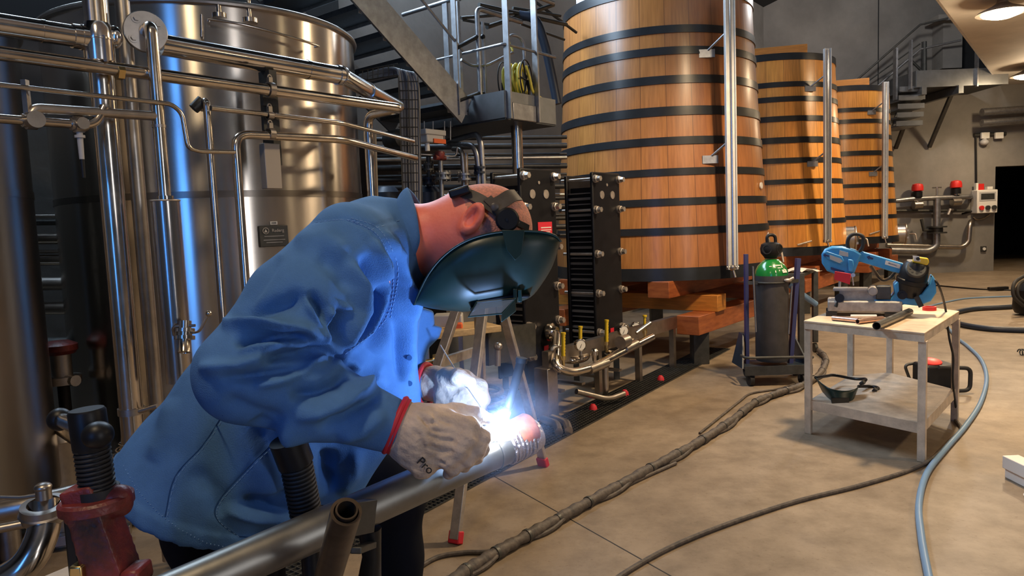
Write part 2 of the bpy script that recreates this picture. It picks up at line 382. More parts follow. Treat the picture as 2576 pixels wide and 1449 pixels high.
def text(s, size, mat_, loc, xdir, ydir, parent, name='lettering', ext=0.0006):
    cu = bpy.data.curves.new(name, 'FONT'); cu.body = s; cu.size = size; cu.extrude = ext; cu.align_x = 'CENTER'; cu.align_y = 'CENTER'
    cu.materials.append(MT[mat_]); o = bpy.data.objects.new(name, cu); col.objects.link(o)
    x = nrm(xdir); z = nrm(np.cross(x, ydir)); y = np.cross(z, x)
    l = np.asarray(loc) - (WORLD[parent.name] if parent else 0)
    ML = Matrix([[x[0], y[0], z[0], l[0]], [x[1], y[1], z[1], l[1]], [x[2], y[2], z[2], l[2]], [0, 0, 0, 1]])
    me = bpy.data.meshes.new_from_object(o); q = bpy.data.objects.new(name, me); col.objects.link(q); q.matrix_local = ML; bpy.data.objects.remove(o)
    if parent: q.parent = parent
    return q
# ================================================================ THE SETTING
CORNER = np.array([5.8, 16.3])
WZ = 6.05
def lw(t, z, off=0.0): p = CORNER - AX*t + AN*off; return np.array([p[0], p[1], z])      # on the wall behind the tanks
struct(MB().prism([(-14, -8, 0), (24, -8, 0), (24, 26, 0), (-14, 26, 0)], (0, 0, -.3)).build('floor', 'floor', origin=(0, 0, 0)))
for a, b in (((1255, 1205), (1760, 1490)),):
    A, B = fl(*a), fl(*b); D = nrm(B - A); A = A - D*2.2; B = B + D*1.5
    struct(MB().beam(A, B, .006, .002).build('trim_1', 'rubber'))
m = MB()
def wallpiece(m, t0, t1, z0, z1): m.prism([lw(t0, z0), lw(t1, z0), lw(t1, z1), lw(t0, z1)], (-AN[0]*.3, -AN[1]*.3, 0))
WIN = [(5.0, 5.75), (5.9, 7.55), (9.6, 12.4), (12.7, 15.5)]
wallpiece(m, -.3, 30, -.1, 4.5); wallpiece(m, -.3, 30, 5.75, WZ + .3)
e = [-.3] + [v for w_ in WIN for v in w_] + [30]
for i in range(0, len(e), 2): wallpiece(m, e[i], e[i+1], 4.5, 5.75)
struct(m.build('wall_left', 'wall'))
for i, (a, b) in enumerate(WIN):
    fr = MB()
    for t in (a + .03, b - .03, (a + b)/2): fr.beam(lw(t, 4.5, -.1), lw(t, 5.75, -.1), .06, .06, an3)
    for z in (4.53, 5.72): fr.beam(lw(a, z, -.1), lw(b, z, -.1), .06, .06)
    f = struct(fr.build('window_%d' % (i + 1), 'darkmetal'))
    MB().prism([lw(a, 4.5, -.2), lw(b, 4.5, -.2), lw(b, 5.75, -.2), lw(a, 5.75, -.2)], (AN[0]*.01, AN[1]*.01, 0)).build('pane', 'winglow', f)
struct(MB().prism([lw(11.8, 2.9, .02), lw(15.3, 2.9, .02), lw(15.3, 4.46, .02), lw(11.8, 4.46, .02)], (AN[0]*.04, AN[1]*.04, 0)).build('wall_cladding', 'roof'))
YB = 16.3; DX0, DX1, DZ = 11.02, 12.6, 2.36
m = MB(); m.box(((5.2 + DX0)/2, YB + .15, 3.9), (DX0 - 5.2, .3, 8.0)); m.box((18.3, YB + .15, 3.9), (24 - DX1, .3, 8.0)) ; m.box(((DX0 + DX1)/2, YB + .15, (DZ + 7.9)/2), (DX1 - DX0, .3, 7.9 - DZ))
struct(m.build('wall_back', 'wall', flat=True))
struct(MB().box((8.35, YB - .004, 4.0), (.02, .01, 7.9)).build('trim_2', 'dark'))
m = MB()
m.box((12.2, 21.5, 2.0), (6, .1, 4)); m.box((9.3, 19, 2), (.1, 5, 4)); m.box((15, 19, 2), (.1, 5, 4)); m.box((12.2, 19, 3.6), (6, 5, .1))
struct(m.build('wall_beyond_door', 'dark', flat=True))
d = MB(); d.box((0, 0, 0), (1, 1, 1)); 
d = MB().prism([(DX0 + .03, YB + .3, .01), (DX0 + .38, YB + 1.1, .01), (DX0 + .38, YB + 1.1, DZ - .03), (DX0 + .03, YB + .3, DZ - .03)], (.045, -.02, 0)).build('door_1', 'black'); struct(d)
MB().box((DX0 + .22, YB + .72, 1.02), (.03, .03, .16)).box((DX0 + .24, YB + .66, 1.05), (.05, .12, .03)).build('handle', 'alu', d)
MB().box((DX0 + .10, YB + .40, 1.12), (.03, .02, .16)).build('door_sign', 'white', d)
# the concrete slab over the open side of the hall
SE = np.array([5.4, 9.2]); SZ = 4.16
def sl(t, off): p = SE + AX*t + AN*off; return np.array([p[0], p[1], SZ])
struct(MB().prism([sl(-13, 0), sl(9.08, 0), (24, YB - .01, SZ), (24, -6, SZ)], (0, 0, .34)).build('ceiling', 'slab', flat=True))
struct(MB().beam(sl(-13, -.012) + up3*.02, sl(9.0, -.012) + up3*.02, .03, .05).build('trim_3', 'alu'))
r0, r1 = lw(-1, WZ), lw(30, WZ); dn = np.array([AN[0]*13, AN[1]*13, 7.4])
struct(MB().prism([r0, r1, r1 + dn, r0 + dn], (0, 0, .2)).build('roof', 'roof', flat=True))
# tall glazed gate behind the camera that the steel mirrors
g = MB()
gc = np.array([-1.9, -4.4]); gd = np.array([1.0, 0.0]); gn = np.array([0.0, 1.0])
G = lambda s, z, o=0: np.array([gc[0] + gd[0]*s + gn[0]*o, gc[1] + gd[1]*s + gn[1]*o, z])
g.beam(G(-.55, 0), G(-.55, 4.6), .1, .1); g.beam(G(.55, 0), G(.55, 4.6), .1, .1)
for z in (.4, 1.7, 3.1, 4.5): g.beam(G(-.55, z), G(.55, z), .08, .08)
gf = struct(g.build('window_5', 'darkmetal'))
MB().prism([G(-.5, .4, -.05), G(.5, .4, -.05), G(.5, 4.5, -.05), G(-.5, 4.5, -.05)], (-.003, -.009, 0)).build('pane', 'winblue', gf)
bpy.data.objects['gate_daylight'].location = G(0, 2.45, .06)
bpy.data.objects['gate_daylight'].rotation_euler = Vector((gn[0], gn[1], 0)).to_track_quat('-Z', 'Y').to_euler()
for i, o_ in enumerate([o for o in col.objects if o.name.startswith('window_daylight')]):
    o_.location = lw(6.2, 5.1, .25); o_.rotation_euler = Vector((AN[0], AN[1], -.75)).to_track_quat('-Z', 'Y').to_euler()
o = lamp('window_daylight', 'AREA', lw(12.5, 5.1, .25), 430, (0.6, 0.78, 1.0), 5.8, 1.1); o.rotation_euler = Vector((AN[0], AN[1], -.75)).to_track_quat('-Z', 'Y').to_euler()

# second glazed gate behind the camera
g2c = np.array([4.6, -3.2]); g2n = nrm(np.array([-.63, .78])); g2d = np.array([g2n[1], -g2n[0]])
G2 = lambda s, z, o=0: np.array([g2c[0] + g2d[0]*s + g2n[0]*o, g2c[1] + g2d[1]*s + g2n[1]*o, z])
g = MB()
for s in (-.5, .5): g.beam(G2(s, 0), G2(s, 4), .1, .1)
for z in (.05, 4.0): g.beam(G2(-.5, z), G2(.5, z), .08, .08)
gf = struct(g.build('window_6', 'darkmetal'))
MB().prism([G2(-.46, .1, -.05), G2(.46, .1, -.05), G2(.46, 3.95, -.05), G2(-.46, 3.95, -.05)], (0, -.008, 0)).build('pane', 'winglow', gf)
bpy.data.objects['front_gate_daylight'].location = G2(0, 2.1, .06)
bpy.data.objects['front_gate_daylight'].rotation_euler = Vector((g2n[0], g2n[1], 0)).to_track_quat('-Z', 'Y').to_euler()
T = thing('added_hall_lamp', 'unseen lamp added under the roof above the vats to brighten the back wall', 'lamp', (7.2, 12.4, 5.9))  # added fitting to go with that extra light
MB().lathe([(0.16, .05), (.06, .13), (0, .3), (-.03, .3)], (7.2, 12.4, 5.95), (0, 0, 1), 32, False).build('lamp_shade', 'alu', T)
# lamps hanging under the slab
for i, (x, y) in enumerate(LAMPS):
    L_ = thing('pendant_lamp', ['glowing round hall lamp under the slab, the larger one in view', 'glowing round hall lamp under the slab, half cut off by the edge', 'round hall lamp over the cream work table', 'round hall lamp over the pipe vice', 'round hall lamp beyond the slab, out over the aisle', 'round hall lamp out over the open floor'][i], 'lamp', (x, y, LAMPZ), 'round hall lamps under the slab')
    MB().lathe([(0.16, .05), (.10, .07), (.06, .13), (0, .27), (-.03, .30), (-.03, .27)], (x, y, LAMPZ), (0, 0, 1), 40).build('lamp_shade', 'alu', L_)
    MB().lathe([(.0, .27), (-.05, .22), (-.085, .12), (-.095, .001)], (x, y, LAMPZ), (0, 0, 1), 40).build('bulb', 'lampglow', L_)

# ================================================================ OAK VATS
def vat(cx, cy, Rb, Rt, zb, zt, name, label, seed, hz, col_):
    T = thing('oak_vat', label, 'vat', (cx, cy, zb), 'row of oak vats')
    R = lambda z: Rt + (Rb - Rt)*(1 - (z - zb)/(zt - zb))**1.25
    zs = np.linspace(zb, zt, 26)
    prof = [(0.0, 0.01), (0.0, R(zb) - .05), (0.0, R(zb))] + [(z - zb, R(z)) for z in zs[1:]] + [(zt - zb, Rt - .06), (zt - zb - .12, Rt - .07), (zt - zb - .12, .01)]
    MB().lathe(prof, (cx, cy, zb), (0, 0, 1), 96, False).build('staves', col_, T)
    for z, h in hz:
        MB().lathe([(z - zb, R(z) + .002), (z - zb, R(z) + .011), (z + h - zb, R(z + h) + .011), (z + h - zb, R(z + h) + .002)], (cx, cy, zb), (0, 0, 1), 96, False).build('hoop', 'hoop', T, angle=50)
    return T, R
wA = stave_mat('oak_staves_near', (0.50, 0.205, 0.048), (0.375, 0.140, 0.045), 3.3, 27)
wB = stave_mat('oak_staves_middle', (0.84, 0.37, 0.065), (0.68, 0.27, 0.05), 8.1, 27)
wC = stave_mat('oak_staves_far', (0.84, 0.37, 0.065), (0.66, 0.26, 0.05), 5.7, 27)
V1, V2, V3 = np.array([1.77, 8.45]), np.array([4.2, 11.8]), np.array([6.6, 14.75])
ZB, ZT = .86, 3.84
# hoop heights read at the front of the near vat
def zf(py, px=1700, Y=7.26): return at(px, py, Y)[2]
HY = [(27, 10), (74, 54), (130, 110), (205, 184), (287, 264), (362, 342), (440, 422), (516, 498), (590, 572), (716, 684)]
hz1 = [(max(zf(a), ZB), zf(b) - zf(a)) for a, b in HY]
hz1[0] = (ZT - .1, .1)
fr = [((z - ZB)/(ZT - ZB), h) for z, h in hz1]
hz = [(ZB + f*(ZT - ZB), h) for f, h in fr]
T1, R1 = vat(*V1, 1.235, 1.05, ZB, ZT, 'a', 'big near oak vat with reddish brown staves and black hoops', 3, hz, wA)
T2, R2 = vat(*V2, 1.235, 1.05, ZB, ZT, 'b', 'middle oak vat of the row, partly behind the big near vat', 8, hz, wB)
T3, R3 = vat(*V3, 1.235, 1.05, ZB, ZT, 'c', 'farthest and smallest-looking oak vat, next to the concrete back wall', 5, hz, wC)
# rails standing in front of the vats
def postat(V, R, px_top, y_top, px_bot, y_bot, Yp, T, lab):
    a = at(px_top, y_top, Yp); b = at(px_bot, y_bot, Yp); b[0] = a[0] = (a[0] + b[0])/2
    P = thing('level_gauge_rail', lab, 'gauge', b, 'upright gauge rails before the vats')
    s = .055*1.1
    m = MB(); m.box((a[0], Yp - .01, (a[2] + b[2])/2), (.10, .012, a[2] - b[2])); m.box((a[0] - .044, Yp, (a[2] + b[2])/2), (.012, .06, a[2] - b[2])); m.box((a[0] + .044, Yp, (a[2] + b[2])/2), (.012, .06, a[2] - b[2]))
    m.build('channel', 'galv', P, bevel=.002)
    MB().tube([(a[0], Yp - .026, b[2] + .02), (a[0], Yp - .026, a[2] - .02)], .009, 10).build('sight_tube', 'acrylic', P)
    m = MB(); m.cyl((a[0] - .06, Yp, b[2] + .02), (a[0] + .06, Yp, b[2] + .02), .02); m.tube([(a[0], Yp, b[2] + .02), (a[0] + .02, Yp - .02, b[2] - .08)], .014); m.ball((a[0], Yp, b[2] + .02), .035)
    m.build('drain_valve', 'satin', P)
    for zz in (a[2] - .35, (a[2]*1.1 + b[2]*.9)/2 - .2):
        q = np.array([a[0], Yp + .03, zz]); c = np.array([V[0], V[1], zz - .12]); dd = nrm(c - q); L_ = np.linalg.norm(c[:2] - q[:2]) - R(zz - .12)
        e = np.array([a[0] - .16, 0, zz - .15]); e[1] = V[1] - math.sqrt(max(.01, R(e[2])**2 - (e[0] - V[0])**2)) - .004
        MB().tube([q, e], .012).box(e - np.array([.0, .01, .02]), (.16, .03, .08)).build('bracket', 'dullm', P)
    return P
def frontY(V, R, px, z=1.5):
    r = ray(px, 555); r = r/r[1]; x = r[0]
    a = 1 + x*x; b = -2*(x*V[0] + V[1]); c = V @ V - R*R; return (-b - math.sqrt(b*b - 4*a*c))/(2*a)
postat(V1, R1, 1836, -20, 1841, 678, frontY(V1, 1.235, 1838) - .16, T1, 'tall upright gauge rail in front of the big near vat')
postat(V2, R2, 2083, 122, 2080, 610, frontY(V2, 1.235, 2081) - .14, T2, 'upright gauge rail in front of the middle vat')
postat(V3, R3, 2228, 206, 2225, 600, frontY(V3, 1.235, 2226) - .13, T3, 'thin upright gauge rail in front of the farthest vat')
# small white round plate on the near vat, handles on the doors, boards on the vat tops
def onvat(V, R, px, py, off=0.0):
    Y = frontY(V, R, px); p = at(px, py, Y)
    for _ in range(5):
        Y = frontY(V, R1(p[2]) if R else R, px); p = at(px, py, Y)
    n = nrm(np.array([p[0] - V[0], p[1] - V[1], 0])); return p + n*off, n
p, n = onvat(V1, 1.2, 1912, 467, .004); MB().cyl(p, p + n*.015, .035).build('number_disc', 'white', T1)
for V, T, px, py in ((V2, T2, 2021, 612), (V3, T3, 2197, 586)):
    p, n = onvat(V, 1.2, px, py, .03); q = nrm(np.cross(up3, n)); s = .11
    MB().tube([p - q*s - up3*.02, p + q*s + up3*.03], .014).build('handle', 'alu', T)
# manway doors low on the sides of the vats
for V, T, pxc, pyc, s in ((V1, T1, 1918, 630, 1.0), (V2, T2, 2142, 600, .95), (V3, T3, 2270, 588, 1.0)):
    d = nrm(np.array([.93, -.36, 0])); c = A3(V, 0) + d*1.235; 
    Yc = V[1] - .45; c = at(pxc, pyc, Yc); 
    q, up_, _ = frame(d)
    D_ = MB(); D_.cyl(c - d*.18, c + d*.04, .20*s); D_.torus(c + d*.05, d, .19*s, .02); D_.lathe([(0.04, .19*s), (.08, .12*s), (.1, .01)], c, d)
    for k in (-1, 1): D_.box(c + d*.07 + up3*k*.07, (.40*s, .03, .035), np.cross(d, up3), d)
    h = D_.build('manway_door', 'satin', T)
    MB().tube([c + d*.1 + np.cross(d, up3)*.16, c + d*.2 + np.cross(d, up3)*.22, c + d*.22 - up3*.12 + np.cross(d, up3)*.24], .012, bend=.03).build('latch', 'alu', h)
b_ = [((1470, 10), V1, 'short board lying on top of the near vat'), ((2020, 138), V2, 'short pale board lying on the middle vat'), ((2180, 218), V3, 'short pale board lying on the farthest vat')]
for V, lab in ((V1, 'short orange board lying across the top of the big near vat'), (V2, 'short pale board lying across the top of the middle vat'), (V3, 'short pale board lying across the top of the farthest vat')):
    c = np.array([V[0] - .02, V[1] - .75, ZT + .075])
    tag(MB().box(c, (.75, .14, .15), (.93, -.25, .0), (.25, .93, 0)).build('timber_board', 'beam2', bevel=.004), lab, 'board', 'boards lying on the vats')
# timbers under the vats
def timber(a, b, w_, h_, lab, mt='beam', grp='red timbers under the vats'):
    return tag(MB().beam(a, b, w_, h_).build('timber_beam', mt, bevel=.006), lab, 'beam', grp)
g_ = A3(V1, 0)
# three layers: lowest along the view, middle across, top along
lx = lambda a, b, z: g_ + ax3*a + an3*b + up3*z
ww = ['big near vat', 'middle vat', 'farthest vat']
for i, V in enumerate((V1, V2, V3)):
    g_ = A3(V, 0)
    for j, (b1, zz) in enumerate(((-.55, .775), (.55, .775))):
        timber(lx(-1.15, b1, zz), lx(1.15, b1, zz), .24, .17, 'top-layer timber under the %s, %s' % (ww[i], ('the wall side', 'the aisle side')[j]))
    for j, a1 in enumerate((-.62, .62)):
        timber(lx(a1, -1.0, .605), lx(a1, 1.0, .605), .22, .17, 'middle-layer timber under the %s, %s end' % (ww[i], ('near', 'far')[j]), 'beam2' if j == 0 and i == 0 else 'beam')
    for j, b1 in enumerate((-.75, .85)):
        timber(lx(-1.12, b1, .425), lx(1.5, b1, .425), .24, .19, 'lowest timber under the %s, %s' % (ww[i], ('the wall side', 'the aisle side')[j]))
    for a1 in (-.85, 1.3):
        for b1 in (-.75, .85):
            tag(MB().box(lx(a1, b1, .165), (.16, .16, .33)).build('support_block', 'darkmetal', bevel=.004), 'dark steel block under the timbers of the %s' % ww[i], 'block', 'steel blocks under the timbers of the %s' % ww[i])

# ================================================================ STEEL TANKS
def tank(cx, cy, R, z0, z1, lab, mt, dark=False):
    T = thing('steel_tank', lab, 'tank', (cx, cy, 0), 'brushed steel tanks')
    MB().lathe([(z0 - .14, .15), (z0 - .12, R*.55), (z0 - .04, R*.88), (z0, R), (z0 + .004, R), (z1, R)], (cx, cy, 0), (0, 0, 1), 128).build('shell', mt, T, angle=25)
    MB().torus((cx, cy, z1), (0, 0, 1), R + .004, .018, 96, 10).build('rim', 'satin', T)
    MB().lathe([(z1, R - .02), (z1 + .05, R*.6), (z1 + .09, .01)], (cx, cy, 0), (0, 0, 1), 64, False).build('roof_cone', mt, T)
    MB().lathe([(1.70, R + .001), (1.70, R + .0035), (1.735, R + .0035), (1.735, R + .001)], (cx, cy, 0), (0, 0, 1), 128, False).build('weld_band', 'tank_dark', T)
    for k in range(4):
        t = k*math.pi/2 + .5; c = np.array([cx + math.cos(t)*R*.75, cy + math.sin(t)*R*.75, 0])
        MB().cyl(c, c + up3*(z0 - .04), .05).cyl(c, c + up3*.02, .09).build('leg', 'satin', T)
    return T
TC = np.array([-1.86, 4.64]); TR = .9
TK = tank(*TC, TR, .34, 2.70, 'big brushed steel tank behind the welder, under the pipes', 'tank')
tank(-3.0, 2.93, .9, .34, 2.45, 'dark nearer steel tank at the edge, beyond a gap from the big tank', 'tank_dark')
def tkp(px, py, off=0.0):
    Y = frontY(TC, TR, px); p = at(px, py, Y); n = nrm(np.array([p[0] - TC[0], p[1] - TC[1], 0])); return p + n*off, n
# plate and label on the tank shell
p, n = tkp(686, 594, .012); q = nrm(np.cross(up3, n))
np_ = MB().box(p, (.16, .115, .02), q, up3, n).build('name_plate', 'darkmetal', TK, bevel=.003)
for i, (dy, l) in enumerate(((.012, .11), (-.008, .12), (-.022, .09))): MB().box(p + n*.011 + up3*(dy - .012), (l, .004, .002), q, up3, n).build('plate_line', 'satin', np_)
MB().torus(p + n*.012 - q*.045 + up3*.03, n, .016, .0022, 24, 6).build('emblem', 'alu', np_)
MB().prism([p + n*.011 - q*.054 + up3*.022, p + n*.011 - q*.036 + up3*.022, p + n*.011 - q*.045 + up3*.04], n*.002).build('emblem', 'alu', np_)
text('Raderg', .024, 'alu', p + n*.0125 + q*.022 + up3*.03, q, up3, np_)
p, n = tkp(688, 561, .003); MB().box(p, (.04, .018, .003), nrm(np.cross(up3, n)), up3, n).build('small_label', 'white', TK)
text('1030', .014, 'rubber', p + n*.003, nrm(np.cross(up3, n)), up3, TK)
# curved rail round the tank shoulder and the lift lugs on the rim
pts = [tkp(x, y, .03)[0] for x, y in ((525, 52), (600, 64), (680, 84), (750, 104), (792, 118))]
MB().tube([tkp(525, 52, 0)[0]] + smooth_path(pts, 5) + [tkp(792, 118, 0)[0]], .007).build('shoulder_rail', 'pipe', TK)
pts = [tkp(x, y, .03)[0] for x, y in ((508, 42), (508, 95))]
MB().tube([tkp(508, 42, 0)[0]] + pts + [tkp(508, 95, 0)[0]], .008).build('shoulder_rail', 'pipe', TK)
c = tkp(553, 36, -.03)[0]; MB().tube([c, c + up3*.09, c + up3*.14 - ax3*.05, c + up3*.15 - ax3*.35], .014, bend=.05).cyl(c - up3*.01, c + up3*.012, .035).build('vent_pipe', 'pipe', TK)
c = tkp(634, 48, -.04)[0]; MB().tube([c, c + up3*.11], .012).ball(c + up3*.11, .014).cyl(c - up3*.01, c + up3*.012, .04).build('lift_lug', 'pipe', TK)
# ================================================================ PIPES BEFORE THE BIG TANK (one rack along the hall)
PA = np.array([-1.86, 2.6])
def pa(px, py, off=0.0): return onp(px, py, PA + AN*off)
def pipe_thing(name, label, pts, r, mt='pipe', bend=.06, n=20, group=None, caps=True):
    return tag(MB().tube(pts, r, n, caps, bend).build(name, mt), label, 'pipe', group)
def clampring(m, c, d, r, w_=.02): m.lathe([(-w_/2, r), (-w_/2, r*1.12), (w_/2, r*1.12), (w_/2, r)], c, d, 24, False)
# upper insulated line, left piece
a, b = pa(-160, 38, .02), pa(222, 96, .02)
T = thing('insulated_pipe', 'fat bright insulated pipe along the top, ending at the upright canister', 'pipe', a)
MB().tube([a, b], .041, 32).build('cladding', 'clad', T)
d = nrm(b - a)
for px, w_, k in ((103, .012, 1.05), (188, .03, 1.13), (205, .02, 1.2), (216, .012, 1.08)):
    c = a + d*np.linalg.norm(pa(px, 40 + px*.15, .02) - a)
    MB().lathe([(-w_/2, .041), (-w_/2, .041*k), (w_/2, .041*k), (w_/2, .041)], c, d, 32, False).build('ring', 'clad', T)
c0 = pa(252, 158, .03); c1 = pa(247, 60, .03); u_ = nrm(c1 - c0); L = np.linalg.norm(c1 - c0)
T = thing('insulated_valve_housing', 'upright bright metal canister joining the fat pipe, domed side cap', 'housing', c0)
m = MB(); m.lathe([(0, .01), (0, .052), (.004, .056), (L*.55, .056), (L*.56, .059), (L*.60, .059), (L*.61, .055), (L - .02, .054), (L, .047), (L, .01)], c0, (0, 0, 1), 40, False); m.build('canister', 'clad', T)
m = MB(); cc = c0 + up3*L*.72 + an3*0 + ax3*.06; m.ball(cc, (.03, .045, .045), ax=(ax3, an3, up3)); m.build('side_cap', 'clad', T)
m = MB(); m.box(c0 + up3*L*.3 + an3*.055, (.012, .012, .10)); m.build('latch', 'satin', T)
pipe_thing('riser_pipe', 'grey upright pipe rising from the canister out of the top', [c1 - up3*.02 - ax3*.02, c1 + up3*1.3 - ax3*.02], .022, 'satin')
# right piece: from behind the round flange
T = thing('insulated_pipe', 'fat bright insulated pipe from the bolted flange, bending down towards the stairs', 'pipe', pa(415, 115))
P_ = [pa(405, 112, -.06), pa(858, 190, -.06)]; e1 = pa(858, 190, -.06); e2 = pa(925, 228, -.16); e3 = pa(1000, 268, -.42)
MB().tube(P_, .047, 32).build('cladding', 'clad', T)
MB().tube([e1, e2, e3], .043, 28).build('cladding', 'clad', T)
d = nrm(P_[1] - P_[0])
for c, dd, k in ((P_[0] + d*.0, d, 1.05), (P_[0] + d*.75, d, 1.05), (e1 - d*.02, d, 1.12), (e1, nrm(e2 - e1), 1.1), (e2, nrm(e3 - e2), 1.06)):
    MB().lathe([(-.008, .04), (-.008, .047*k), (.008, .047*k), (.008, .04)], c, dd, 32, False).build('ring', 'clad', T)
# bolted flange and the dropping pipe
fc = pa(366, 80, .02); fn = nrm(an3 + np.array([-.25, -.1, 0])); fx, fy, _ = frame(fn)
T = thing('flanged_drop_pipe', 'pipe bent down from a round four-bolt flange, running into the wide sleeve', 'pipe', fc)
MB().lathe([(-.012, .0), (-.012, .081), (-.009, .084), (.006, .084), (.009, .081), (.009, .0)], fc, fn, 56, False).build('flange', 'satin', T)
for k in range(4):
    t = k*math.pi/2 + .6; c = fc + fx*math.cos(t)*.058 + fy*math.sin(t)*.058
    MB().cyl(c, c + fn*.014, .019).cyl(c + fn*.014, c + fn*.026, .012, n=6).build('bolt', 'satin', T)
k1 = fc + fn*.075; low = pa(421, 505, .10); low = np.array([(k1[0]*.5 + low[0]*.5), (k1[1]*.5 + low[1]*.5), low[2]])
k1b = np.array([low[0], low[1], fc[2] + .01])
MB().tube([fc, fc + (k1b - fc)*1.0, low], .025, 24, True, .06, 8).build('pipe', 'pipe', T)
for z in (pa(397, 262, .1)[2], pa(405, 318, .1)[2]): MB().lathe([(-.006, .024), (-.006, .0275), (.006, .0275), (.006, .024)], (low[0], low[1], z), (0, 0, 1), 24, False).build('weld_ring', 'satin', T)
DP = low
# wide sleeve under it with the sampling valve
s0 = np.array([low[0], low[1], at(455, 960, low[1])[2]])
T = thing('sight_sleeve', 'wide clear-walled upright sleeve round a thinner pipe, sampling valve at its foot', 'sleeve', s0)
MB().lathe([(0, .056), (low[2] - s0[2], .056), (low[2] - s0[2], .053), (0, .053)], s0, (0, 0, 1), 40, False, True).build('sleeve', 'acrylic', T)
MB().torus(low, (0, 0, 1), .055, .0035, 40, 8).build('rim', 'alu', T)
MB().tube([low + np.array([0, .005, .02]), s0 + np.array([0, .005, .0])], .032, 24).build('inner_pipe', 'pipe', T)
vc = at(465, 838, low[1] - .075); vd = nrm(np.array([.0, -.25, -1]))
m = MB(); m.lathe([(-.05, .024), (-.018, .024), (-.018, .038), (-.004, .038), (-.004, .028), (.012, .028), (.012, .04), (.026, .04), (.026, .024), (.075, .025), (.078, .027), (.082, .022), (.06, .020)], vc, vd, 32, False)
vt = m.build('sampling_valve', 'brass' if False else 'pipe', T)
h0 = vc + np.array([.03, 0, .0]); MB().tube([h0, h0 + np.array([.035, -.01, .005]), h0 + np.array([.055, -.01, .04]), h0 + np.array([.075, -.01, .07])], .0055, 10, bend=.02).ball(h0 + np.array([.078, -.01, .078]), .013).build('handle', 'pipe', vt)
MB().tube([vc + np.array([-.05, .01, -.01]), vc + np.array([-.05, 0, .03]), vc + np.array([.045, 0, .03])], .006, 8, bend=.02).build('clamp', 'satin', vt)
# long straight line, its far hook and drop
h = [pa(-160, 112, .06), pa(1012, 273, .06)]
q = h[1] - an3*.36 ; qx = q + ax3*-.0
pipe_thing('long_straight_pipe', 'long straight pipe across the whole tank, turning down behind its far end', [h[0], h[1], h[1] - an3*.30, h[1] - an3*.30 - up3*1.15], .0265, 'pipe', .07, 24)
m = MB(); c = pa(300, 180, .06); m.cyl(c - ax3*.012, c + ax3*.012, .034, n=6); tag(m.build('pipe_nut', 'brass'), 'hexagonal nut on the long straight pipe beside the canister', 'nut')
# thin line with the S-bend
pipe_thing('thin_bent_pipe', 'thin pipe dropping in an S-bend and ending at the tall double bend', [pa(-160, 196, .12), pa(432, 262, .12), pa(458, 285, .12), pa(473, 372, .12), pa(500, 381, .12), pa(590, 383, .12)], .0095, 'pipe', .04, 14)
# short pipe that joins the dropping pipe
j0 = pa(78, 272, .10); j1 = pa(388, 292, .10)
pipe_thing('branch_pipe', 'short fat branch pipe ending against the dropping pipe', [j0 - an3*.0 - up3*.07, j0, j1], .0185, 'satin', .05, 20)
# lower left line with two butterfly valves, elbow up
l0 = pa(-160, 287, .10); l1 = pa(238, 316, .10); l2 = pa(262, 268, .10)
T = thing('valve_pipe', 'lowest pipe with two clamped valves, curving up at its end', 'pipe', l0)
MB().tube([l0, l1, l1 + (l2 - l1)*1.0 + ax3*.0], .0165, 20, True, .05).build('pipe', 'pipe', T)
d = nrm(l1 - l0)
for px in (78, 197):
    c = l0 + d*np.linalg.norm(pa(px, 303, .10) - l0)
    vb = MB().lathe([(-.03, .0165), (-.028, .024), (-.018, .024), (-.016, .031), (.016, .031), (.018, .024), (.028, .024), (.03, .0165)], c, d, 28, False).build('valve_body', 'satin', T)
    if px == 197:
        MB().cyl(c + an3*.03, c + an3*.045, .022).build('valve_cap', 'satin', T)
        MB().cyl(c - up3*.03, c - up3*.13, .011, .009).cyl(c - up3*.04, c - up3*.05, .018).build('handle', 'plastic', T)
        MB().cyl(c - up3*.13, c - up3*.20, .008, .007).build('handle_grip', 'black', T)
    else:
        MB().cyl(c - up3*.0, c + an3*.055, .03).build('valve_cap', 'satin', T)
tag(MB().box(pa(66, 244, .1), (.018, .022, .12)).build('hanger_strap', 'satin'), 'short flat hanger strap between thin pipe and branch pipe', 'strap')
# tall floor-to-rack drain pipe with elbow
vx = at(262, 170, 2.95); vb_ = at(325, 1060, 2.95); X0 = (vx[0] + vb_[0])/2
T = thing('tall_drain_pipe', 'tall fat upright pipe with a strap, turning away in an elbow near the floor', 'pipe', (X0, 2.95, .3))
zb = at(325, 1085, 2.95)[2]
MB().tube([(X0, 2.95, 2.62), (X0, 2.95, zb - .06), (X0 - .07, 2.98, zb - .16), (X0 - .22, 3.05, zb - .2)], .046, 28, True, .1).build('pipe', 'pipe', T)
zc = at(328, 1033, 2.95)[2]; MB().lathe([(-.014, .046), (-.014, .052), (.014, .052), (.014, .046)], (X0, 2.95, zc), (0, 0, 1), 28, False).tube([(X0 + .04, 2.93, zc), (X0 + .12, 2.93, zc + .02)], .01).build('strap', 'satin', T)
m = MB(); 
for k in range(4): m.torus((X0 - .02*k - .01, 2.95 + .006*k, zb - .045 - .035*k), nrm((-.28*k*.6, 0.02, -1)), .047, .003, 28, 6)
m.build('elbow_seam', 'pipe', T)
pipe_thing('steam_pipe', 'second upright pipe close behind the tall drain pipe', [(X0 + .02, 3.12, .05), (X0 + .02, 3.12, 2.5)], .03, 'satin', .05, 20)
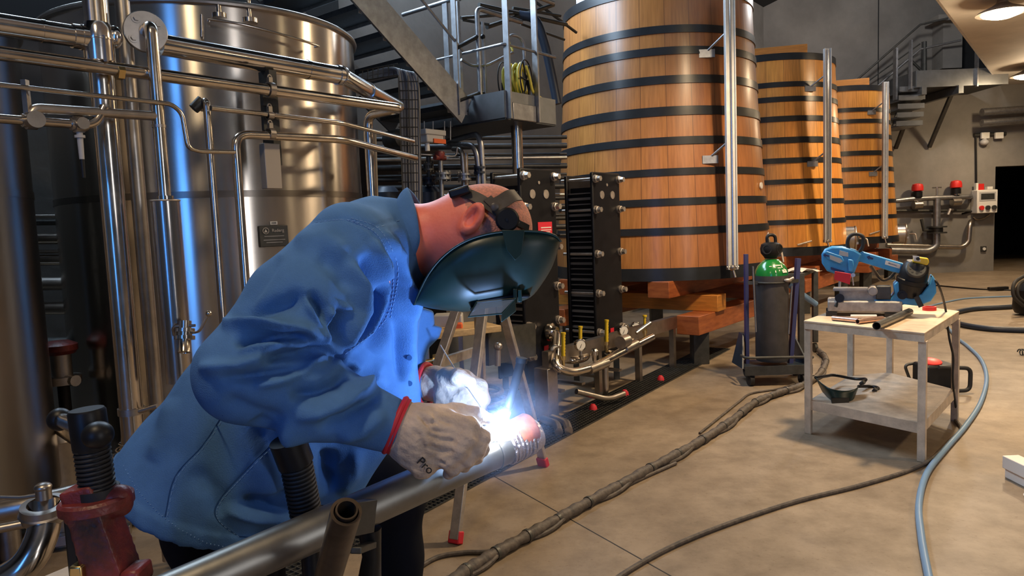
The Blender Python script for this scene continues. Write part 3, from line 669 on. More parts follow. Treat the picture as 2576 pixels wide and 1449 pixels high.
# two capped uprights and their long arms
u0, u1 = at(517, 255, 3.3), at(556, 780, 3.3); ux = (u0[0] + u1[0])/2 + .005
T = thing('capped_upright_pipe', 'slim upright pipe with a slanted clamp cap on top', 'pipe', (ux, 3.3, 0))
MB().tube([(ux - .05, 3.36, u0[2] - .02), (ux, 3.3, u0[2] + .015), (ux, 3.3, .05)], .0165, 16, True, .04).build('pipe', 'pipe', T)
MB().cyl((ux - .03, 3.33, u0[2] + .01), (ux - .065, 3.31, u0[2] - .03), .026, .024).build('clamp_cap', 'darkmetal', T)
pipe_thing('thin_arm_pipe', 'thin pipe from the capped upright past the three clamps, bending down to the far side', [pa(530, 272, .02), pa(862, 310, .02), pa(1040, 356, -.25)], .0125, 'pipe', .05, 14)
w0 = pa(592, 360, .06); 
pipe_thing('double_bend_pipe', 'pipe rising up the tank, bending level and ending beyond the far edge of the tank', [np.array([w0[0] + .0, w0[1], .05]), np.array([w0[0], w0[1], pa(600, 338, .06)[2]]), pa(862, 351, .06), pa(1045, 398, -.25)], .02, 'pipe', .07, 20)
# clamp stand on the tank: post, three clamps, cover plate
T = thing('pipe_clamp_stand', 'dark upright support with three pipe clamps and a beige cover plate', 'support', pa(680, 475, 0))
for px, py, r_, off in ((680, 226, .03, .06), (679, 291, .016, .02), (681, 337, .024, .06)):
    c = pa(px, py, off); MB().lathe([(-.014, r_), (-.014, r_*1.2), (.014, r_*1.2), (.014, r_)], c, ax3, 24, False).box(c + up3*(r_ + .012), (.02, .02, .03), ax3, an3).torus(c + up3*(r_ + .03), an3, .009, .004, 16, 6).build('clamp', 'satin', T)
ca, cb = pa(672, 180, -.06), pa(679, 365, -.06)
MB().beam(np.array([ca[0], ca[1], cb[2] - .1]), np.array([ca[0], ca[1], ca[2]]), .04, .09, an3).build('post', 'darkmetal', T)
c = pa(681, 418, .0); z0, z1 = pa(681, 475, 0)[2], pa(681, 362, 0)[2]
MB().box((c[0], c[1], (z0 + z1)/2), (.085, .045, z1 - z0), ax3, an3, up3).build('cover_plate', 'beige', T, bevel=.003)
c = pa(676, 252, -.02); MB().box(c, (.075, .02, .06), ax3, an3, up3).build('wall_plate', 'darkmetal', T)
c = pa(677, 310, -.02); MB().box(c, (.07, .02, .07), ax3, an3, up3).build('wall_plate', 'darkmetal', T)

# dark pipes seen between the two tanks
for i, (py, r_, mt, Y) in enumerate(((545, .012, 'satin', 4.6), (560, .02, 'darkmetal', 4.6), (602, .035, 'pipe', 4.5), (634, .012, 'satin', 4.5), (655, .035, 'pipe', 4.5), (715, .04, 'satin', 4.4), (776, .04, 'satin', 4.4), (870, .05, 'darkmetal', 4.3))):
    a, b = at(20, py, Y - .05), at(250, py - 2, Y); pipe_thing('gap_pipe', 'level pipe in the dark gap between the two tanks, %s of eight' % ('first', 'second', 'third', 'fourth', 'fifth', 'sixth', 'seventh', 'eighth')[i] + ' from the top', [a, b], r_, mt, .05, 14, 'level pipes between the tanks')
c = at(152, 890, 3.8); T = thing('hand_valve', 'red-capped valve low between the two tanks', 'valve', c - up3*.4)
MB().lathe([(0, .07), (.02, .085), (.05, .085), (.07, .05)], c, (0, 0, 1), 24).build('red_wheel', 'vicered', T)
MB().cyl(c - up3*.12, c, .05).cyl(c - up3*.16, c - up3*.12, .09).tube([c - up3*.14, c - up3*.14 + np.array([.1, -.05, 0])], .03).build('valve_body', 'satin', T); MB().cyl((c[0], c[1], 0), c - up3*.16, .03).build('stem', 'black', T)
c = at(155, 1230, 3.5); T = thing('steel_canister', 'small steel canister with a sloping lid on the floor under the tanks', 'canister', (c[0], c[1], 0))
z = at(150, 1105, 3.5)[2]; MB().lathe([(0, .10), (z - .02, .10), (z, .105), (z + .01, .10), (z + .07, .05), (z + .08, .01)], (c[0], c[1], 0), (0, 0, 1), 36).build('body', 'satin', T)
MB().tube([(c[0] - .05, c[1], z + .05), (c[0] - .05, c[1] - .05, z + .16), (c[0] + .12, c[1] - .15, z + .1), (c[0] + .3, c[1] - .2, z)], .035, 18, True, .08).build('outlet_pipe', 'pipe', T)
# bent pipe with clamp in the lower corner and the line on the floor
e0 = at(112, 1285, 1.75)
T = thing('clamped_elbow_pipe', 'fat bent steel pipe with a ring clamp and wing bolt beside the red vice', 'pipe', e0)
MB().tube([at(112, 1262, 1.78), at(114, 1330, 1.75), at(75, 1420, 1.7), at(-60, 1500, 1.68)], .037, 28, True, .09, 8).build('pipe', 'pipe', T)
c = at(112, 1285, 1.77); MB().lathe([(-.022, .037), (-.02, .052), (-.004, .054), (0, .058), (.004, .054), (.02, .052), (.022, .037)], c, (.1, -.2, 1), 32, False).build('ring_clamp', 'satin', T)
c = at(110, 1245, 1.74); MB().cyl(c - up3*.01, c + up3*.02, .018).ball(c + up3*.02, (.02, .02, .012)).tube([c, c + np.array([-.06, 0, -.005]), c + np.array([-.14, 0, 0])], .005, 8).build('wing_bolt', 'satin', T)
pipe_thing('floor_line_pipe', 'steel pipe running level behind the red vice', [at(-80, 1300, 2.1), at(120, 1262, 2.15), at(330, 1205, 2.35)], .032, 'satin', .1, 20)
pipe_thing('floor_edge_pipe', 'thin steel pipe low behind the ring clamp', [at(-80, 1345, 2.3), at(250, 1280, 2.5), at(420, 1240, 2.6)], .016, 'satin', .1, 14)
for i, (x0, y0, x1, y1) in enumerate(((-60, 1392, 330, 1330), (-60, 1372, 360, 1296))):
    A, B = fl(x0, y0, .05), fl(x1, y1, .05); tag(MB().beam(A, B, .05, .05).build('floor_rail', 'satin', bevel=.003), 'flat steel rail low on the floor behind the vice, %s one' % ('front', 'rear')[i], 'rail')

# ================================================================ STAIRS, PLATFORM, CAGE
PC = np.array([-.0, 6.0]); PZ = 2.385
def pf(t, s, z): p = PC + AX*t - AN*s; return np.array([p[0], p[1], z])      # t along the hall, s towards the wall
SP = PC + AX*-.30 - AN*.35     # stair plane passes here
def ps(px, py, s=0.0): return onp(px, py, SP - AN*s)
T = thing('steel_stairs', 'grey open-tread steel stairs climbing from the reel platform to above the tank', 'stairs', ps(1165, 285))
A, B = ps(1172, 282), ps(905, -25); sd = nrm(B - A); B = B + sd*1.2
nn_ = np.cross(sd, an3)
MB().beam(A, B, .02, .24, np.cross(sd, an3)).build('stringer', 'dullm', T)
st2 = -AN; A2 = A + np.array([st2[0], st2[1], 0])*.85
MB().beam(A2, A2 + (B - A), .02, .24, np.cross(sd, an3)).build('stringer', 'stair', T)
n_ = 14
for k in range(n_):
    c = A + sd*(.10 + .27*k) + np.array([st2[0], st2[1], 0])*.425 - ax3*0.0 - up3*.03
    MB().abox(c, (.27, .82, .04)).build('tread', 'tread', T)
    MB().abox(c + ax3*.135 - up3*.02, (.006, .82, .05)).build('tread_nosing', 'dullm', T)
    MB().abox(c - np.array([st2[0], st2[1], 0])*.405 - up3*.01, (.24, .006, .075)).build('tread_plate', 'alu', T)
ro = np.array([0, 0, 1.0])*.92; rm = up3*.5
for o_, r_ in ((ro, .018), (rm, .012)):
    MB().tube([A + o_, B + o_], r_, 12).build('handrail', 'dullm', T)
for t in (.12, 1.75): MB().beam(A + sd*t - up3*.1, A + sd*t + up3*.92, .05, .012, ax3).build('post', 'dullm', T)
# platform with reel
T = thing('steel_platform', 'dark steel platform on a round post, railed, carrying the yellow hose reel', 'platform', (0, 6, 0))
MB().abox(pf(.36, .6, PZ + .0), (.72, 1.2, .05)).build('deck', 'tread', T)
m = MB(); m.abox(pf(.36, 0, PZ + .10), (.72, .012, .22)); m.abox(pf(0, .6, PZ + .10), (.012, 1.2, .22)); m.abox(pf(.72, .6, PZ + .10), (.012, 1.2, .22)); m.build('skirt', 'stair', T)
MB().abox(pf(.24, -.01, PZ + .05), (.32, .03, .14)).build('patch_plate', 'dullm', T, bevel=.006)
px_ = pf(.40, .2, 0); MB().cyl((px_[0], px_[1], 0), (px_[0], px_[1], PZ), .05).build('post', 'pipe', T)
for t, s in ((.03, -.02), (.42, -.02), (0, .62)):
    p = pf(t, s, 0); MB().beam((p[0], p[1], PZ - .02), (p[0], p[1], PZ + 1.06), .055, .02, ax3).build('rail_post', 'dullm', T)
for z in (1.05, .58):
    MB().tube([pf(.72, -.02, PZ + z), pf(.0, -.02, PZ + z), pf(0, .62, PZ + z), pf(0, 1.15, PZ + z)], .018 if z > 1 else .012, 12, True, .05).build('handrail', 'dullm', T)
MB().tube([pf(.2, .1, PZ), pf(.2, .1, PZ + .72), pf(.42, .1, PZ + .72), pf(.42, .1, PZ)], .014, 10, True, .1).build('reel_hoop', 'dullm', T)
# hose reel
rc = at(1297, 205, 6.35)
T = thing('yellow_hose_reel', 'yellow hose coiled on a black spoked reel on the platform', 'hose reel', rc - up3*.25)
rd = nrm(an3 + ax3*.35)
for o_ in (-.10, .10): MB().torus(rc + rd*o_, rd, .17, .006, 36, 8).build('rim', 'black', T)
x_, y_, _ = frame(rd)
for k in range(3):
    t = k*math.pi/3; e_ = x_*math.cos(t) + y_*math.sin(t); MB().tube([rc + rd*.10 - e_*.17, rc + rd*.10 + e_*.17], .007, 8).build('spoke', 'black', T)
pts = []
for i in range(260):
    t = i/260*2*math.pi*11; R_ = .105 + .018*((i//95) % 3) + random.uniform(-.006, .006)
    ph = (i/260*11/3.6) % 2; o_ = (ph if ph < 1 else 2 - ph)*.17 - .085
    pts.append(rc + rd*o_ + (x_*math.cos(t) + y_*math.sin(t))*R_)
MB().tube(pts, .0125, 8).build('hose', 'hoseyellow', T)
MB().tube(smooth_path([rc + rd*.1 + up3*.12, rc + rd*.14 - x_*.03, rc + rd*.15 - up3*.1 + x_*.02, rc + rd*.13 - up3*.14 + ax3*.16], 8), .0125, 8).build('hose_end', 'hoseyellow', T)
MB().tube([rc - up3*.19, rc - up3*.24], .02).abox(rc - up3*.23, (.22, .26, .02)).tube([rc - up3*.22 - rd*.12, rc - rd*.12], .012).tube([rc - up3*.22 + rd*.12, rc + rd*.12], .012).build('base', 'black', T)
tag(MB().tube(smooth_path([at(1268, 60, 6.4), at(1275, 90, 6.4), at(1290, 128, 6.35)], 6), .009, 8).build('feed_hose', 'hoseyellow'), 'thin yellow feed hose hanging above the reel', 'hose')
tag(MB().tube(smooth_path([at(1305, 38, 7.2), at(1345, 50, 7.2), at(1370, 110, 7.2), at(1390, 200, 7.2), at(1402, 262, 7.2)], 6), .045, 14).build('dark_hose', 'hosedark'), 'thick dark hose hanging beside the platform rail', 'hose')
# ladder cage left of the platform
T = thing('cage_ladder', 'upright safety gate of round steel bars at the foot of the stairs', 'gate', ps(1200, 300))
g1 = ps(1198, 20, .0); g2 = ps(1212, 290, .0); gx = (g1 + g2)/2
G0 = np.array([gx[0], gx[1], g2[2]]); G1 = np.array([gx[0], gx[1], g1[2]])
MB().tube([G0 - ax3*.05 - an3*.0, G0 + up3*.02, G1, G1 + ax3*.55, G1 + ax3*.62 - up3*.0], .022, 14, True, .06).build('frame', 'dullm', T)
MB().tube([G0 + ax3*.07, G1 + ax3*.07 - up3*.1], .014, 10).build('frame', 'dullm', T)
for k, (ya, yb) in enumerate(((90, 120), (235, 255))):
    p = ps(1205, ya); q = ps(1150, yb); MB().tube([p, q], .018, 10).ball(p + ax3*.05, .022).build('arm', 'black', T)
P1 = ps(1148, 5, .1); P2 = ps(1158, 262, .1); mx = (P1 + P2)/2
MB().beam((mx[0], mx[1], P2[2]), (mx[0], mx[1], P1[2]), .055, .03, ax3).build('post', 'dullm', T)
MB().tube([ps(1160, 150), ps(1185, 166), ps(1225, 165), ps(1290, 132)], .012, 10, True, .06).build('chain_bar', 'dullm', T)
for (x0, y0, x1, y1) in ((1160, 40, 1215, 25), (1160, 55, 1235, 48), (1215, 8, 1300, 42), (1300, 42, 1420, 20), (1230, 72, 1300, 40), (1305, 14, 1440, 78), (1300, 44, 1425, 56)):
    pass
m = MB()
for (a_, b_, r_) in (((1205, 12), (1425, 62), .02), ((1330, -8), (1450, 82), .015), ((1225, 68), (1392, 12), .022), ((1290, 20), (1410, 40), .014), ((1160, 45), (1290, 35), .014), ((1164, 50), (1230, 62), .012), ((1310, 60), (1420, 100), .012)):
    m = MB().tube([ps(*a_, .3), ps(*b_, .2)], r_, 10); m.build('top_rail', 'darkmetal', T)
# cable tray with bundled cables
T = thing('cable_tray', 'wire basket tray of grey cables coming down beside the stairs', 'cable tray', at(1030, 560, 5.0))
for k in range(7):
    o_ = k*7; tp = [at(905, 190 + k*3, 5.3), at(985 + o_*.6, 172 + k*2.5, 5.1), at(1006 + o_, 200, 5.0 + (k % 3)*.02), at(1012 + o_, 340, 5.0 + (k % 3)*.03), at(1018 + o_*.9, 520, 5.0 + (k % 3)*.02)]
    MB().tube(smooth_path(tp, 5), .011, 8).build('cable', 'cabler', T)
m = MB()
for y in range(205, 500, 23): m.tube([at(1002, y, 4.97), at(1052, y, 4.97)], .0035, 6)
for x in (1002, 1026, 1051): m.tube([at(x, 190, 4.96), at(x + 12, 520, 4.96)], .0035, 6)
for k in range(7): m.tube([at(912 + k*13, 178 - k*2.5, 5.1), at(912 + k*13, 205 - k*2, 5.1)], .0035, 6)
m.tube([at(905, 178, 5.1), at(1000, 160, 5.0)], .004, 6).tube([at(905, 205, 5.1), at(1000, 188, 5.0)], .004, 6)
m.build('wire_basket', 'darkmetal', T)
tag(MB().beam(at(946, 520, 5.4), at(940, 330, 5.4), .05, .03).build('support_post', 'beige'), 'pale square post behind the far pipe drop', 'post')

# ================================================================ PIPEWORK UNDER THE PLATFORM
def pb(px, py, Y=6.3): return at(px, py, Y)
pipe_thing('outer_bend_pipe', 'outermost pipe arching over and dropping right of the grey actuator', [pb(1120, 358, 6.8), pb(1208, 335, 6.2), pb(1222, 560, 6.2)], .026, 'dullm', .12)
pipe_thing('inner_bend_pipe', 'second arching pipe, dropping into a blue flange pair', [pb(1130, 362, 6.5), pb(1195, 366, 6.2), pb(1204, 420, 6.2), pb(1206, 560, 6.2)], .024, 'dullm', .14)
pipe_thing('low_bend_pipe', 'short hooked pipe under the arching ones', [pb(1140, 375, 6.4), pb(1162, 376, 6.3), pb(1167, 440, 6.3), pb(1168, 560, 6.3)], .022, 'satin', .1)
pipe_thing('straight_riser_pipe', 'straight riser beside the hooked pipe', [pb(1172, 385, 6.35), pb(1176, 560, 6.35)], .018, 'satin')
pipe_thing('red_valve_riser', 'riser standing below the small red valve', [pb(1108, 400, 6.2), pb(1114, 560, 6.2)], .02, 'dullm')
pipe_thing('back_riser_pipe', 'thin riser left of the red valve riser', [pb(1078, 395, 6.5), pb(1082, 560, 6.5)], .022, 'darkmetal')
pipe_thing('thin_level_pipe', 'thin level pipe feeding the small red valve', [pb(930, 378, 6.0), pb(1060, 388, 6.1), pb(1148, 394, 6.2), pb(1150, 370, 6.2)], .009, 'brass' if False else 'satin', .04)
fg = 'flange pairs on the risers'
for i, (x, y, r_, mt, l) in enumerate(((1206, 428, .05, 'hosedark', 'flange pair on the second arching pipe'), (1115, 443, .07, 'dullm', 'big flange pair below the small red valve'), (1080, 455, .06, 'hosedark', 'dark blue flange pair left of the big one'), (1168, 445, .06, 'dullm', 'flange pair on the hooked pipe'), (1078, 420, .045, 'darkmetal', 'small dark flange high on the thin riser'))):
    Y = 6.2 if i != 2 else 6.45; c = pb(x, y, Y)
    m = MB(); m.cyl(c + up3*.012, c + up3*.03, r_).cyl(c - up3*.03, c - up3*.012, r_).cyl(c - up3*.012, c + up3*.012, r_*.7)
    for k in range(6): t = k*math.pi/3; q = c + np.array([math.cos(t), math.sin(t), 0])*r_*.8; m.cyl(q - up3*.045, q + up3*.045, .006, n=6)
    tag(m.build('pipe_flange', mt), l, 'flange')
c = pb(1085, 350, 6.0)
T = thing('valve_actuator', 'grey box actuator with an orange stripe on the level pipes', 'actuator', c - up3*.1)
MB().abox(c + up3*.0, (.20, .10, .07)).build('case', 'plastic', T, bevel=.01); MB().abox(c + up3*.05 + ax3*.0, (.24, .12, .045)).build('lid', 'plastic', T, bevel=.008)
MB().abox(c - up3*.02 + ax3*.04 + an3*.055, (.14, .012, .035)).build('orange_stripe', 'orange', T); MB().cyl(c - up3*.1 - ax3*.05, c - up3*.03 - ax3*.05, .02).build('gland', 'white', T)
c = pb(1106, 388, 6.1); T = thing('small_red_valve', 'small dark red valve knob on its riser', 'valve', c - up3*.03); MB().lathe([(-.05, .015), (-.04, .03), (0, .045), (.02, .04), (.03, .01)], c, (0, 0, 1), 20).build('knob', 'vicered', T); MB().cyl(c - up3*.03 - ax3*.06, c - up3*.03 + ax3*.06, .022).build('body', 'vicered', T)
m = None
for x in (1067, 1089, 1118, 1133): pipe_thing('hanger_rod', 'thin threaded rod above the actuator', [pb(x, 305, 6.1), pb(x, 352, 6.1)], .006, 'dullm', .02, 8, 'hanger rods above the actuator')
c = pb(995, 350, 6.2); T = thing('motor_housing', 'dark round housing half behind the cable tray', 'motor', c); MB().lathe([(-.1, .06), (-.08, .08), (.06, .08), (.09, .04)], c, nrm((1, -.6, .1)), 28).build('case', 'darkmetal', T)
# shade under the platform put in as a black panel and darkened pipes
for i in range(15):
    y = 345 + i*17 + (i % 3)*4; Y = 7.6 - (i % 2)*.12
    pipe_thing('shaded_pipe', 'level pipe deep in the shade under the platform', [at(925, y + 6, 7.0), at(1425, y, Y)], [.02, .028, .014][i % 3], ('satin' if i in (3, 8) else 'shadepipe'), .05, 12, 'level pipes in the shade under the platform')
tag(MB().prism([pf(-1.6, 1.75, 0), pf(1.0, 1.75, 0), pf(1.0, 1.75, PZ - .05), pf(-1.6, 1.75, PZ - .05)], (-AN[0]*.05, -AN[1]*.05, 0)).build('shade_panel', 'black'), 'black panel put in for the shade under the platform behind the pipework', 'panel')  # black sheet in place of the shade behind the pipes
for i, x in enumerate((1080, 975)):
    c = at(x, 540, 6.55); tag(MB().lathe([(0, .12), (.5, .12), (.55, .08)], (c[0], c[1], c[2] - .3), (0, 0, 1), 28).build('blue_black_filter', 'hosedark'), 'dark blue upright filter housing under the platform, %s' % ('behind the red valve riser', 'behind the far pipe drop')[i], 'filter')

# ================================================================ PLATE HEAT EXCHANGERS
def hx(p0, lab, first):
    T = thing('plate_heat_exchanger', lab, 'heat exchanger', A3(p0, 0), 'black plate heat exchangers')
    W_, Z0, Z1, D = .47, .24, 1.925, .29
    q = lambda t, s, z: A3(p0 + AX*t - AN*s, z)          # t along the front plate, s back along the pack
    MB().abox(q(W_/2, .015, (Z0 + Z1)/2), (W_, .03, Z1 - Z0)).build('front_plate', 'hx', T, bevel=.012)
    MB().abox(q(W_/2, D, (Z0 + Z1)/2), (W_*.98, .03, Z1 - Z0 - .03)).build('rear_plate', 'hx', T, bevel=.01)
    MB().abox(q(W_/2, D*.5 + .015, (Z0 + Z1)/2 + .02), (W_*.72, D - .06, Z1 - Z0 - .3)).build('pack_core', 'hx', T)
    m = MB(); z = Z0 + .16; k = 0
    while z < Z1 - .14:
        m.abox(q(W_/2 - .01, D*.5 + .015, z), (W_*.84, D - .05, .010 if k % 3 else .022)); z += .048; k += 1
    m.build('plate_edges', 'hxpack', T)['kind'] = 'stuff'
    for zz in (Z1 - .06, Z1 - .33, Z1 - .72, Z1 - 1.07, Z1 - 1.42) if not first else (Z1 - .06, Z1 - .30, 1.40 - .1, .98, .70, .46):
        for tt in (.035, W_ - .035):
            a, b = q(tt, -.035, zz), q(tt, D + .06, zz)
            MB().tube([a, b], .014, 12).build('tie_rod', 'alu', T)
            MB().lathe([(-.02, .024), (.012, .026), (.016, .034), (.024, .034)], q(tt, -.045, zz), (-an3), 6, True).cyl(q(tt, -.012, zz), q(tt, .0, zz), .036).build('nut', 'alu', T)
    for tt in (.15, .33): MB().cyl(q(tt, -.006, Z1 - .20), q(tt, .0, Z1 - .20), .036).build('port_cover', 'alu', T)
    MB().cyl(q(.24, -.005, Z1 - .11), q(.24, 0, Z1 - .11), .013).build('port_cover', 'alu', T)
    if first: 
        sg = MB().abox(q(.30, -.003, 1.455), (.19, .004, .10)).build('warning_label', 'redsign', T)
        MB().abox(q(.31, -.006, 1.46), (.14, .003, .008)).abox(q(.31, -.006, 1.44), (.14, .003, .006)).abox(q(.31, -.006, 1.425), (.11, .003, .006)).build('label_text', 'white', sg)
    MB().abox(q(.26, -.003, .49), (.06, .004, .045)).build('small_red_label', 'redsign', T)
    for tt in (.06, W_ - .06):
        for s in (.05, D - .02): MB().beam(q(tt, s, 0), q(tt, s, Z0 + .02), .05, .05).build('foot', 'darkmetal', T)
    return T, q
H1 = np.array([.0917, 5.5]); H2 = H1 + AX*1.03
hx(H1, 'black plate heat exchanger behind the mask, red warning label on its front', True)
hx(H2, 'black plate heat exchanger further along, against the big near vat', False)

# ================================================================ STEEL SKID WITH MANIFOLD BEFORE THE EXCHANGERS
hq = lambda t, s, z: A3(H1 + AX*t + AN*s, z)     # t along, s out towards the aisle
T = thing('steel_skid_frame', 'low grey steel frame on box legs before the heat exchangers', 'frame', hq(0, .2, 0))
MB().beam(hq(.0, .18, .46), hq(2.2, .18, .46), .06, .12).build('rail', 'satin', T)
MB().beam(hq(.0, .18, 0), hq(.0, .18, .40), .13, .13, ax3).build('leg', 'satin', T, bevel=.004)
MB().cyl(hq(.0, .18, 0), hq(.0, .18, .012), .11).build('foot_plate', 'darkmetal', T)
for t in (.75, 1.45, 2.15): MB().beam(hq(t, .18, 0), hq(t, .18, .42), .05, .05, ax3).build('leg', 'satin', T)
for t in (.25, .55, .85, 1.15): MB().beam(hq(t, -.1, .16), hq(t, .16, .16), .05, .02).build('cross_bar', 'satin', T)
MB().beam(hq(-.05, .12, .62), hq(-.60, .12, .64), .03, .25).build('side_plate', 'darkmetal', T)
T = thing('pipe_manifold', 'bent steel manifold pipes before the heat exchangers', 'manifold', hq(.3, .2, .5))
def mf(px, py, s): return onp(px, py, H1 + AN*s)
MB().tube([hq(.28, .0, .62), hq(.28, .1, .62), mf(1395, 925, .28), mf(1440, 938, .34), mf(1490, 925, .34), mf(1560, 888, .34), mf(1640, 848, .34)], .034, 20, True, .12).build('header_pipe', 'pipe', T)
MB().lathe([(0, .06), (.02, .075), (.05, .075), (.06, .055), (.09, .045)], hq(.28, -.0, .62), nrm(an3 + ax3*.2), 28).build('collar', 'pipe', T)
MB().tube([mf(1405, 900, .1), mf(1440, 908, .22), mf(1475, 900, .22), mf(1475, 885, .1)], .032, 20, True, .12).build('header_pipe', 'pipe', T)
MB().tube([mf(1525, 885, .18), mf(1545, 892, .26), mf(1565, 880, .26), mf(1565, 866, .1)], .026, 18, True, .1).build('header_pipe', 'pipe', T)
MB().tube([mf(1540, 868, .1), mf(1560, 858, .1), mf(1600, 858, .3)], .03, 18, True, .05).build('header_pipe', 'pipe', T)
for a_, b_, r_ in (((1480, 930), (1525, 912), .042), ((1570, 880), (1600, 865), .04), ((1560, 862), (1576, 856), .055)): MB().tube([mf(*a_, .34), mf(*b_, .34)], r_, 20).build('coupling', 'satin', T)
MB().tube([mf(1600, 838, .3), mf(1636, 812, .36)], .018, 14).build('lever', 'pipe', T)
for x, y in ((1495, 893), (1575, 866)): c = mf(x, y, .34); MB().lathe([(-.05, .015), (0, .02), (0, .032), (.035, .032), (.05, .02)], c, (0, 0, 1), 20).build('bleed_cap', 'pipe', T)
MB().tube([mf(1522, 910, .34), mf(1524, 990, .34), mf(1500, 1000, .1)], .026, 16, True, .06).build('drain_leg', 'satin', T)
MB().tube([mf(1450, 985, .3), mf(1530, 1005, .4), mf(1570, 990, .45)], .022, 16, True, .08).build('drain_leg', 'satin', T)
def gauge(px, py, s, lab):
    c = mf(px, py, s); G_ = thing('pressure_gauge', lab, 'gauge', c - up3*.12, 'round pressure gauges on the manifold'); n = nrm(an3*.7 + np.array([0, -1, 0])*.6)
    MB().lathe([(-.03, .02), (-.03, .046), (.006, .05), (.01, .046), (.004, .042), (.004, .0)], c, n, 32, False).build('case', 'pipe', G_)
    MB().cyl(c + n*.003, c + n*.005, .041).build('dial', 'white', G_); MB().beam(c + n*.007 - (up3*.02 + ax3*.015), c + n*.007 + (up3*.025 + ax3*.02), .003, .002, n).build('needle', 'rubber', G_)
    MB().cyl(c - up3*.12, c - up3*.045, .013).cyl(c - up3*.1, c - up3*.08, .022, n=6).build('stem', 'satin', G_)
gauge(1397, 882, .2, 'pressure gauge nearest the welder, beside the first yellow flow tube'); gauge(1461, 868, .28, 'second pressure gauge, its stem on the double-bent pipe')
gauge(1569, 832, .3, 'third pressure gauge along the manifold'); gauge(1600, 823, .1, 'smallest, farthest pressure gauge near the last flow tube')
for i, (x, y0, y1, s) in enumerate(((1417, 905, 838, .28), (1460, 868, 822, .12), (1526, 868, 806, .22), (1622, 838, 794, .3))):
    a, b = mf(x, y0, s), mf(x, y1, s); F_ = thing('flow_tube', ['tallest yellow flow tube, first on the manifold', 'yellow flow tube behind the second gauge', 'yellow flow tube in the middle of the manifold', 'slim yellow flow tube at the far end of the manifold'][i], 'flow meter', a, 'yellow flow tubes on the manifold')
    MB().tube([a, b], .016 if i != 3 else .012, 14).build('tube', 'yellow', F_); MB().cyl(a, a + up3*.03, .022).cyl(a - up3*.06, a, .012).build('base', 'brass', F_); MB().cyl(b - up3*.01, b + up3*.005, .019).build('cap', 'yellow', F_)
    m = MB(); nd = nrm(an3)
    for k in range(6): m.box(a + (b - a)*(.25 + k*.12) + an3*.016, (.012, .003, .003))
    m.build('scale_marks', 'rubber', F_)
for i, (x, y) in enumerate(((1400, 1075), (1425, 1072))):
    tag(MB().tube([fl(x - 35, y - 20, .03), fl(x, y - 8, .04), fl(x + 6, y + 12, .03)], .03, 18, True, .05).build('elbow_stub', 'satin'), 'short bent pipe end lying by the drain grate, %s one' % ('nearer', 'farther')[i], 'pipe end', 'pipe ends by the drain grate')
for i, (x, y) in enumerate(((1492, 1032), (1572, 995), (1662, 958))):
    c = fl(x, y); tag(MB().lathe([(0, .035), (.03, .03), (.05, .015)], c, (0, 0, 1), 18).build('foot_cap', 'redtrim'), 'small red foot cap beside the drain grate, %s of three from the ladder' % ('first', 'second', 'third')[i], 'cap', 'red foot caps by the grate')
# drain grate
ga, gb = fl(1020, 1318), fl(1742, 930)
gd_ = nrm(gb - ga); gp = np.cross(up3, gd_); wv = .30
ga = ga - gd_*.9; Lg = np.linalg.norm(gb - ga) + 1.2
T = thing('drain_grate', 'long narrow steel drain grate let into the floor', 'grate', ga)
MB().prism([ga + up3*.001, ga + gd_*Lg + up3*.001, ga + gd_*Lg + gp*wv + up3*.001, ga + gp*wv + up3*.001], up3*.001).build('channel', 'dark', T)
m = MB(); k = 0.0
while k < Lg: m.beam(ga + gd_*k + up3*.006, ga + gd_*k + gp*wv + up3*.006, .004, .008); k += .033
for k in range(10): m.beam(ga + gp*(wv*k/9) + up3*.006, ga + gp*(wv*k/9) + gd_*Lg + up3*.006, .004, .009)
m.build('grid', 'darkmetal', T)

# ================================================================ STEP LADDER, PLANK BENCH
FA, FB, FC = fl(1145, 1368), fl(1368, 1172), fl(975, 1305); FD = FB + FC - FA
tp = lambda f, ct, k: f + (ct - f)*k
topA, topB = at(1216, 770, 3.72), at(1262, 770, 4.05); topC, topD = topA + np.array([-.14, .12, 0]), topB + np.array([-.14, .12, 0])
T = thing('step_ladder', 'old aluminium step ladder with red rubber feet astride the drain grate', 'ladder', (FA + FD)/2)
for f, t_ in ((FA, topA), (FB, topB), (FC, topC), (FD, topD)):
    MB().beam(f + up3*.02, t_, .058, .026, ax3).build('leg', 'alu', T, bevel=.004)
    d = nrm(t_ - f); MB().beam(f, f + d*.06, .07, .038, ax3).build('rubber_foot', 'redtrim', T, bevel=.006)
for k in (.22, .47, .72): MB().beam(FC + (topC - FC)*k, FD + (topD - FD)*k, .03, .05).build('rung', 'alu', T)
for k in (.22, .45, .68): MB().beam(FA + (topA - FA)*k, FA + (topA - FA)*k + (FC + (topC - FC)*k - FA - (topA - FA)*k)*1.0, .012, .025).build('spreader', 'alu', T) if k == .22 else None
MB().beam(FA + (topA - FA)*.25, FC + (topC - FC)*.25, .03, .012).build('spreader', 'alu', T)
tm = (topA + topB + topC + topD)/4; MB().box(tm + up3*.01, (.42, .2, .03), nrm(topB - topA), nrm(topC - topA)).build('top_plate', 'alu', T, bevel=.004)
b0, b1 = at(1085, 838, 4.6), at(1262, 838, 4.9)
T = thing('plank_bench', 'rough wooden plank on metal legs behind the step ladder', 'bench', (b0[0], b0[1], 0))
zb_ = (b0[2] + b1[2])/2; B0 = np.array([b0[0] - .1, b0[1], zb_]); B1 = np.array([b1[0], b1[1], zb_]); bd = nrm(B1 - B0); bn = np.cross(up3, bd)
MB().box((B0 + B1)/2 + bn*.17, (np.linalg.norm(B1 - B0), .34, .045), bd, bn).build('plank', 'plank', T, bevel=.004)
